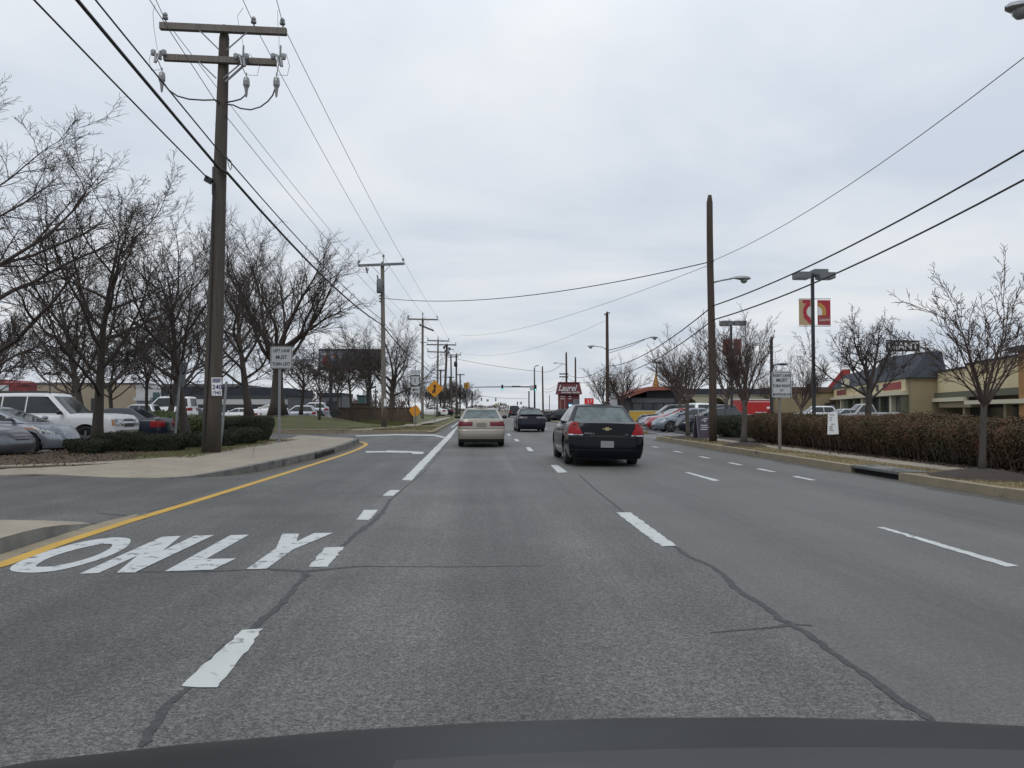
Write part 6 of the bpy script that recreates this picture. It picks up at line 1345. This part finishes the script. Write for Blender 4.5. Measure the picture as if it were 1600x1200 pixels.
# roof sign
rs = P(1411, 541.5, 95); t = thing('roof_sign', 'big block letter sign standing on the roof behind the mansard', 'sign', (rs.x, rs.y, 5.0), R(-14))
zc_ = rs.z-5.0; part('sign_frame', 'dark_steel', t, lambda b: [b.bar((x, .15, 0), (x, .15, zc_+.3), .1, .1) for x in (-1.5, 0, 1.5)] + [b.bar((-1.9, .15, zc_+.75), (1.9, .15, zc_+.62), .12, .2)] + [b.box((-1.9, .12, zc_-.6), (1.9, .2, zc_+.6))])
text('GIANT', 1.22, M['letter_pale'], t, (0, .0, zc_+.0), sx=.92, ex=.10, bold=.03, name='sign_lettering')
# low wing between the mansard store and the arches
p0, p1 = P(1236, 640, 118), P(1304, 640, 128); t = thing('tan_wing', 'low tan wall with a doorway left of the red gable', 'building', ((p0.x+p1.x)/2, 124, 0)); wd = (p1.x-p0.x)/2
part('wall', 'tan_wall', t, lambda b: b.box((-wd, 0, 0), (wd, 8, 4.1))); part('roof_edge', 'brown_roof', t, lambda b: b.box((-wd, -.3, 4.1), (wd, 8, 4.9))); part('door', 'store_dark', t, lambda b: b.box((wd-3.4, -.1, 0), (wd-.6, -.003, 2.4))); part('poster', 'sign_white', t, lambda b: b.box((wd-2.5, -.16, 1.0), (wd-1.4, -.11, 2.2)))
# pale arcade
pa, pb = P(1058, 640, 125), P(1262, 640, 130); t = thing('arcade_building', 'pale cream arcade with round arches and a dark flat roof', 'building', (pa.x, 127, 0)); Wd = pb.x-pa.x
def arcade(b):
    n = 5; sw_ = Wd/n; z1 = 3.8
    for k in range(n):
        x0 = k*sw_; ra = sw_*.36; xc = x0+sw_/2; zs = 1.5; poly = []
        pts = [(xc-ra, 0), (xc-ra, zs)]+[(xc+ra*math.cos(R(180-15*j)), zs+ra*1.05*math.sin(R(180-15*j))) for j in range(1, 12)]+[(xc+ra, zs), (xc+ra, 0)]
        b.quad((x0, 0, 0), (xc-ra, 0, 0), (xc-ra, 0, zs), (x0, 0, zs)); b.quad((xc+ra, 0, 0), (x0+sw_, 0, 0), (x0+sw_, 0, zs), (xc+ra, 0, zs))
        top_ = pts[1:-1]
        for (a, za), (c, zc2) in zip(top_, top_[1:]): b.quad((a, 0, za), (c, 0, zc2), (c, 0, z1), (a, 0, z1)); b.quad((a, 0, za), (a, .8, za), (c, .8, zc2), (c, 0, zc2))
        b.quad((x0, 0, zs), (xc-ra, 0, zs), (xc-ra, 0, z1), (x0, 0, z1)); b.quad((xc+ra, 0, zs), (x0+sw_, 0, zs), (x0+sw_, 0, z1), (xc+ra, 0, z1))
        for x in (xc-ra, xc+ra): b.quad((x, 0, 0), (x, .8, 0), (x, .8, zs), (x, 0, zs))
part('arcade_wall', 'arch_cream', t, arcade); part('inner_wall', 'arch_tan', t, lambda b: b.box((0, 2.2, 0), (Wd, 12, 3.8))); part('roof', 'roof_slate', t, lambda b: b.box((-.3, -.35, 3.8), (Wd+.3, 12, 4.7))); part('cornice', 'trim_pale', t, lambda b: b.box((-.2, -.2, 3.62), (Wd+.2, -.003, 3.8)))
for k in range(4): part('shop_window', 'shop_glass', t, lambda b: b.box((k*5.6+2.2, 2.1, .5), (k*5.6+4.6, 2.197, 2.4)))
# orange roofed restaurant
pa, pb = P(985, 640, 80), P(1066, 640, 80); t = thing('restaurant', 'low restaurant with an orange red roof edge and yellow lower wall', 'building', (pa.x, 80, 0)); Wd = pb.x-pa.x
def rf(b):
    for (x0, za), (x1, zb) in (((-.8, 2.55), (1.7, 3.35)), ((1.7, 3.35), (Wd, 3.45))):
        b.quad((x0, -.9, za-.1), (x1, -.9, zb-.1), (x1, -.9, zb+.28), (x0, -.9, za+.28)); b.quad((x0, -.9, za+.28), (x1, -.9, zb+.28), (x1, 9, zb+.28), (x0, 9, za+.28)); b.quad((x1, -.9, zb-.1), (x0, -.9, za-.1), (x0, 9, za-.1), (x1, 9, zb-.1))
part('roof', 'orange_roof', t, rf); part('wall', 'store_dark', t, lambda b: (b.box((0, .2, 0), (Wd, 9, 2.6)), b.box((1.7, .2, 2.6), (Wd, 9, 3.3)))); part('roof_band', 'grey_wall', t, lambda b: b.box((.1, -.1, 2.05), (Wd-.8, .197, 2.5)))
for k in range(4): part('window', 'shop_glass', t, lambda b: b.box((.3+k*1.05, .1, 1.25), (1.25+k*1.05, .197, 2.0)))
part('lower_wall', 'yellow_wall', t, lambda b: b.box((-.1, -.35, 0), (Wd-1.0, .197, 1.15))); part('ledge', 'trim_pale', t, lambda b: b.box((-.1, -.38, 1.15), (Wd-1.0, .197, 1.25)))
sb = P(1025, 640, 84); t = thing('spire_sign', 'orange spiked spire on the restaurant roof', 'spire', (sb.x, 84, 3.42))
def spire(b):
    for k in range(5): w_ = .50*(1-k/5.4); z = k*.32; b.lathe([(w_*1.15, z), (w_*.62, z+.36)], n=4)
    b.lathe([(.08, 1.6), (.005, 1.95)], n=4)
part('spire', 'orange', t, spire)
# red pylon sign
Yp = 100; pb_ = P(889.5, 640, Yp); k = Yp/F; t = thing('pylon_sign', 'maroon shopping centre pylon sign with script lettering and tenant rows', 'sign', (pb_.x, Yp, 0)); zz_ = lambda y: EYE+(640-y)*k
hw = 16.2*k; part('shaft', 'pylon_maroon', t, lambda b: b.box((-hw, 0, zz_(640)), (hw, 1.2, zz_(616)))); part('base', 'pylon_brick', t, lambda b: b.box((-hw, 0.02, 0), (hw, 1.2, zz_(640))))
def cap(b):
    a, c = 19.8*k, 16.5*k; z0, z1, z2 = zz_(616), zz_(610), zz_(598)
    b.box((-a, -.3, z0), (a, 1.5, z0+.5*k)); 
    for y0, y1, s_ in ((-.3, 0, 1),): b.quad((-a, -.3, z0+.5*k), (a, -.3, z0+.5*k), (c, 0, z2), (-c, 0, z2))
    b.quad((a, -.3, z0+.5*k), (a, 1.5, z0+.5*k), (c, 1.2, z2), (c, 0, z2)); b.quad((-a, 1.5, z0+.5*k), (-a, -.3, z0+.5*k), (-c, 0, z2), (-c, 1.2, z2)); b.quad((-c, 0, z2), (c, 0, z2), (c, 1.2, z2), (-c, 1.2, z2)); b.box((-c, -.12, z2), (c, 1.25, z2+1.2*k))
part('cap', 'pylon_maroon', t, cap)
text('Laurel', 1.05, M['letter_pale'], t, (-4*k, -.30, zz_(606.6)), (R(84), 0, 0), shear=.35, ex=.02, bold=.02, name='script_lettering', sx=.85); text('SHOPPING CENTER', .26, M['letter_pale'], t, (1.5*k, -.34, zz_(613.3)), (R(84), 0, 0), bold=.01, name='cap_lettering')
part('tenant_rows', 'letter_pale', t, lambda b: [b.box((x-w_, -.03, zz_(y)-.045), (x+w_, -.003, zz_(y)+.045)) for y in (619.5, 623, 627, 631, 634.5, 638) for x, w_ in ((-10.5*k, 3.6*k), (1.0*k, 2.2*k) if y < 624 else (-10.5*k, 2.8*k))])
part('tenant_panel', 'pylon_brick', t, lambda b: b.box((-15.6*k, -.02, zz_(640)), (-5.2*k, -.001, zz_(617.5)))); part('display', 'blue_panel', t, lambda b: b.box((-2.5*k, -.14, zz_(636.5)), (5.5*k, -.004, zz_(629)))); part('screen', 'screen', t, lambda b: b.box((-1.0*k, -.17, zz_(635.2)), (4.2*k, -.142, zz_(632)))); part('reader_board', 'dull_steel', t, lambda b: b.box((5.8*k, -.16, zz_(634)), (14.5*k, -.004, zz_(623.5))))
t = thing('led_sign', 'glowing red number board on a post above the black sedan roof', 'sign', (P(920.5, 640, 90).x, 90, 0)); k = 90/F; zz2 = lambda y: EYE+(640-y)*k
part('cabinet', 'led_red', t, lambda b: b.box((-7*k, -.1, zz2(632.2)), (7*k, .2, zz2(622.6)))); part('post', 'dark_steel', t, lambda b: b.box((-.1, 0, 0), (.1, .18, zz2(632.2)))); part('frame', 'store_red', t, lambda b: (b.box((-7.3*k, -.13, zz2(622.6)), (7.3*k, .2, zz2(622.1))), b.box((-7.3*k, -.13, zz2(632.7)), (7.3*k, .2, zz2(632.2)))))
text('37', .55, M['led_text'], t, (.02, -.12, zz2(627.3)), sx=1.3, name='number')
# ---- left side
t = thing('red_store', 'low store with a dark red fascia at the left edge of the photo', 'building', (P(42, 640, 92).x, 92, .6)); k = 92/F
part('fascia', 'store_red', t, lambda b: b.box((-26, 0, 2.75), (0, 2, 3.75))); part('wall', 'store_tan', t, lambda b: b.box((-25.8, .3, 0), (-.2, 1.9, 2.75))); part('roof_slope', 'store_red', t, lambda b: (b.quad((-26, 0, 3.75), (0, 0, 3.75), (-.6, 2, 4.0), (-26, 2, 5.6)), b.quad((0, 0, 3.75), (0, 2, 3.75), (-.6, 2, 4.0)))); part('shop_sign', 'sign_white', t, lambda b: b.box((-6.5, -.1, 2.85), (-2.0, -.003, 3.5))); part('window', 'shop_glass', t, lambda b: b.box((-20, .2, .5), (-3, .297, 2.3)))
t = thing('tan_store', 'long plain tan store wall behind the bare trees on the left', 'building', (P(45, 640, 112).x, 112, .7)); wd = P(212, 640, 112).x-P(45, 640, 112).x
part('wall', 'store_tan', t, lambda b: b.box((-8, 0, 0), (wd, 20, 4.15))); part('roof_edge', 'grey_wall', t, lambda b: b.box((-8, -.12, 4.15), (wd+.1, 20, 4.35))); part('door', 'store_dark', t, lambda b: b.box((wd-6, -.06, 0), (wd-4.8, -.003, 2.2)))
t = thing('department_store', 'white and dark fronted department store with pale block letters', 'building', (P(212, 640, 106).x, 106, .7)); u = 106/F
part('wall', 'store_white', t, lambda b: b.box((0, 0, 0), (3.2, 18, 3.9))); part('teal_stripe', 'teal', t, lambda b: b.box((2.2, -.08, 0), (3.0, -.003, 2.9))); part('canopy', 'store_white', t, lambda b: b.box((0, -.8, 1.8), (2.15, -.003, 2.2))); part('front', 'store_dark', t, lambda b: b.box((3.2, .2, 0), (12.5, 18, 3.6))); part('roof_edge', 'grey_wall', t, lambda b: b.box((3.2, .1, 3.6), (13, 18, 4.0))); part('lower_band', 'store_white', t, lambda b: b.box((6.6, .05, .4), (12.5, .197, 1.35)))
text('SEARS', 1.0, M['letter_pale'], t, (5.5, .15, 2.55), sx=1.1, ex=.03, name='sign_lettering', bold=.02)
t = thing('grey_store', 'low grey store with a dark canopy between the utility pole and the oak', 'building', (P(345, 640, 96).x, 96, .8)); wd = P(436, 640, 96).x-P(345, 640, 96).x
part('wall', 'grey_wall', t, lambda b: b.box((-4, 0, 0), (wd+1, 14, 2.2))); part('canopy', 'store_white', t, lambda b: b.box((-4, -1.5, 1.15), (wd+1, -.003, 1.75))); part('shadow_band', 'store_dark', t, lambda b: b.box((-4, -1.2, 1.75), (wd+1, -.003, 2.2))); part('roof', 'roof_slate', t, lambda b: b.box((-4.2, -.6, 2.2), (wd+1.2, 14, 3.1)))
part('shop_window', 'shop_glass', t, lambda b: b.box((-3, -.06, .1), (wd, -.003, 1.1)))
t = thing('dark_house', 'dark grey building behind the low brown fence', 'building', (P(500, 640, 118).x, 118, .8)); u = 118/F
part('wall', 'grey_wall', t, lambda b: b.box((0, 0, 0), (34*u, 10, 2.6))); part('roof', 'roof_slate', t, lambda b: b.box((-.3, -.3, 2.6), (34.5*u, 10, 3.0))); part('shop_window', 'shop_glass', t, lambda b: b.box((1, -.06, .4), (2.6, -.003, 1.8)))
t = thing('blue_grey_kiosk', 'small blue grey block above the brown fence', 'building', (P(558, 640, 100).x, 100, .8)); u = 100/F
part('wall', 'teal', t, lambda b: b.box((0, 0, 0), (11.5*u, 3, 2.2))); part('roof', 'roof_slate', t, lambda b: b.box((-.1, -.1, 2.2), (11.8*u, 3.1, 2.35)))
# low brown fence
f0, f1 = P(520, 640, 63), P(648, 640, 63); t = thing('brown_fence', 'low brown fence along the back of the lawn', 'fence', (f0.x, 62.6, .55)); wd = f1.x-f0.x
part('boards', 'brick_fence', t, lambda b: [b.box((k*.30, 0, -.5), (k*.30+.29, .05, .92)) for k in range(int(wd/.3))]); part('top_rail', 'pole_wood', t, lambda b: b.box((0, -.05, .92), (wd, .12, .97)))
for k in range(5): part('post', 'pole_wood', t, lambda b: b.box((k*wd/4.2, -.08, 0), (k*wd/4.2+.14, -.003, 1.02)))
t = thing('planter', 'dark planter box at the foot of a small tree before the fence', 'planter', P(525, 640, 59).xy.to_3d()+Vector((0, 0, .85))); part('box', 'store_dark', t, lambda b: b.lathe([(.38, 0), (.45, .30), (.42, .30)], n=4)); part('shrub', 'hedge_core', t, lambda b: b.lathe([(.40, .30), (.28, .5), (.01, .62)], n=9))
t = thing('trailer_block', 'brown brick sign base at the top of the fence', 'wall', (P(563, 640, 66).x, 66, .85)); part('blocks', 'brick_fence', t, lambda b: b.box((-.7, 0, 0), (.8, .5, .95))); part('coping', 'pole_wood', t, lambda b: b.box((-.76, -.06, .95), (.86, .56, 1.03)))
# billboard
Yb = 98; u = Yb/F; c = P(547, 562, Yb); t = thing('billboard', 'wide dark billboard with red and blue figures behind the bare trees', 'billboard', (c.x, Yb, .8)); zc_ = c.z-.8
M['board_dark'] = mat('board_dark', (.05, .054, .068), .6, var=(.5, (.085, .09, .11))); M['board_sky'] = mat('board_sky', (.26, .30, .35), .6); M['fig_red'] = mat('fig_red', (.34, .05, .07), .6); M['fig_blue'] = mat('fig_blue', (.05, .17, .36), .6); M['fig_skin'] = mat('fig_skin', (.42, .22, .14), .6)
part('board', 'board_dark', t, lambda b: b.box((-48*u, 0, zc_-14*u), (48*u, .4, zc_+16*u))); part('printed_panel', 'board_sky', t, lambda b: b.box((-46*u, -.02, zc_-11*u), (-14*u, -.003, zc_+13*u))); part('frame', 'dark_steel', t, lambda b: (b.box((-49*u, -.6, zc_-16*u), (49*u, .5, zc_-14.6*u)), b.box((-48.5*u, -.06, zc_+15.6*u), (48.5*u, .45, zc_+16.6*u))))
def blob(m_, x, z, w_, h): part('printed_figure', m_, t, lambda b: b.lathe([(.001, -.03), (1, -.022)], (0, 0, 0), 'y', 12) or setattr(b, 'v', [(vx*w_*u+x*u, vy-.0, vz*h*u+zc_+z*u) for vx, vy, vz in b.v]))
blob('fig_red', -38, -3, 5.5, 8); blob('fig_blue', -23, -5, 6.5, 7); blob('fig_skin', -24, 4.5, 3.4, 4.2); blob('fig_skin', -37, 6, 2.8, 3.4)
for x in (-30, 30): part('support_post', 'dark_steel', t, lambda b: b.tube([(x*u, .3, 0), (x*u, .3, zc_-14*u)], .22, 8))
# far low roofline and tree masses on the horizon
rg = np.random.default_rng(77); V = []
for x0, x1, y0, h in ((-420, -40, 330, 9), (-170, -19, 215, 6.5), (45, 420, 330, 8), (-40, 45, 620, 6)):
    n = int((x1-x0)*24); x = rg.uniform(x0, x1, n); env = h*(.55+.25*np.sin(x*.11)+.2*np.sin(x*.31+2)); z = env*rg.uniform(0, 1, n)**.7; y = y0+rg.uniform(-12, 12, n)
    c = np.stack([x, y, z], 1); d = np.stack([rg.normal(0, .5, n), rg.normal(0, .3, n), np.abs(rg.normal(1, .4, n))], 1); d *= 1.2; s_ = np.cross(d, [0, 1, 0]); s_ /= np.linalg.norm(s_, axis=1)[:, None]+1e-9; s_ *= .16
    V.append(np.stack([c-s_, c+s_, c+d+s_*.2, c+d-s_*.2], 1).reshape(-1, 3))
o = bpy.data.objects.new('far_woods', np_mesh('far_woods', np.concatenate(V), M['twig_brown'])); link(o); tag(o, 'low hazy line of bare woods along the horizon', 'woods', kind='stuff')
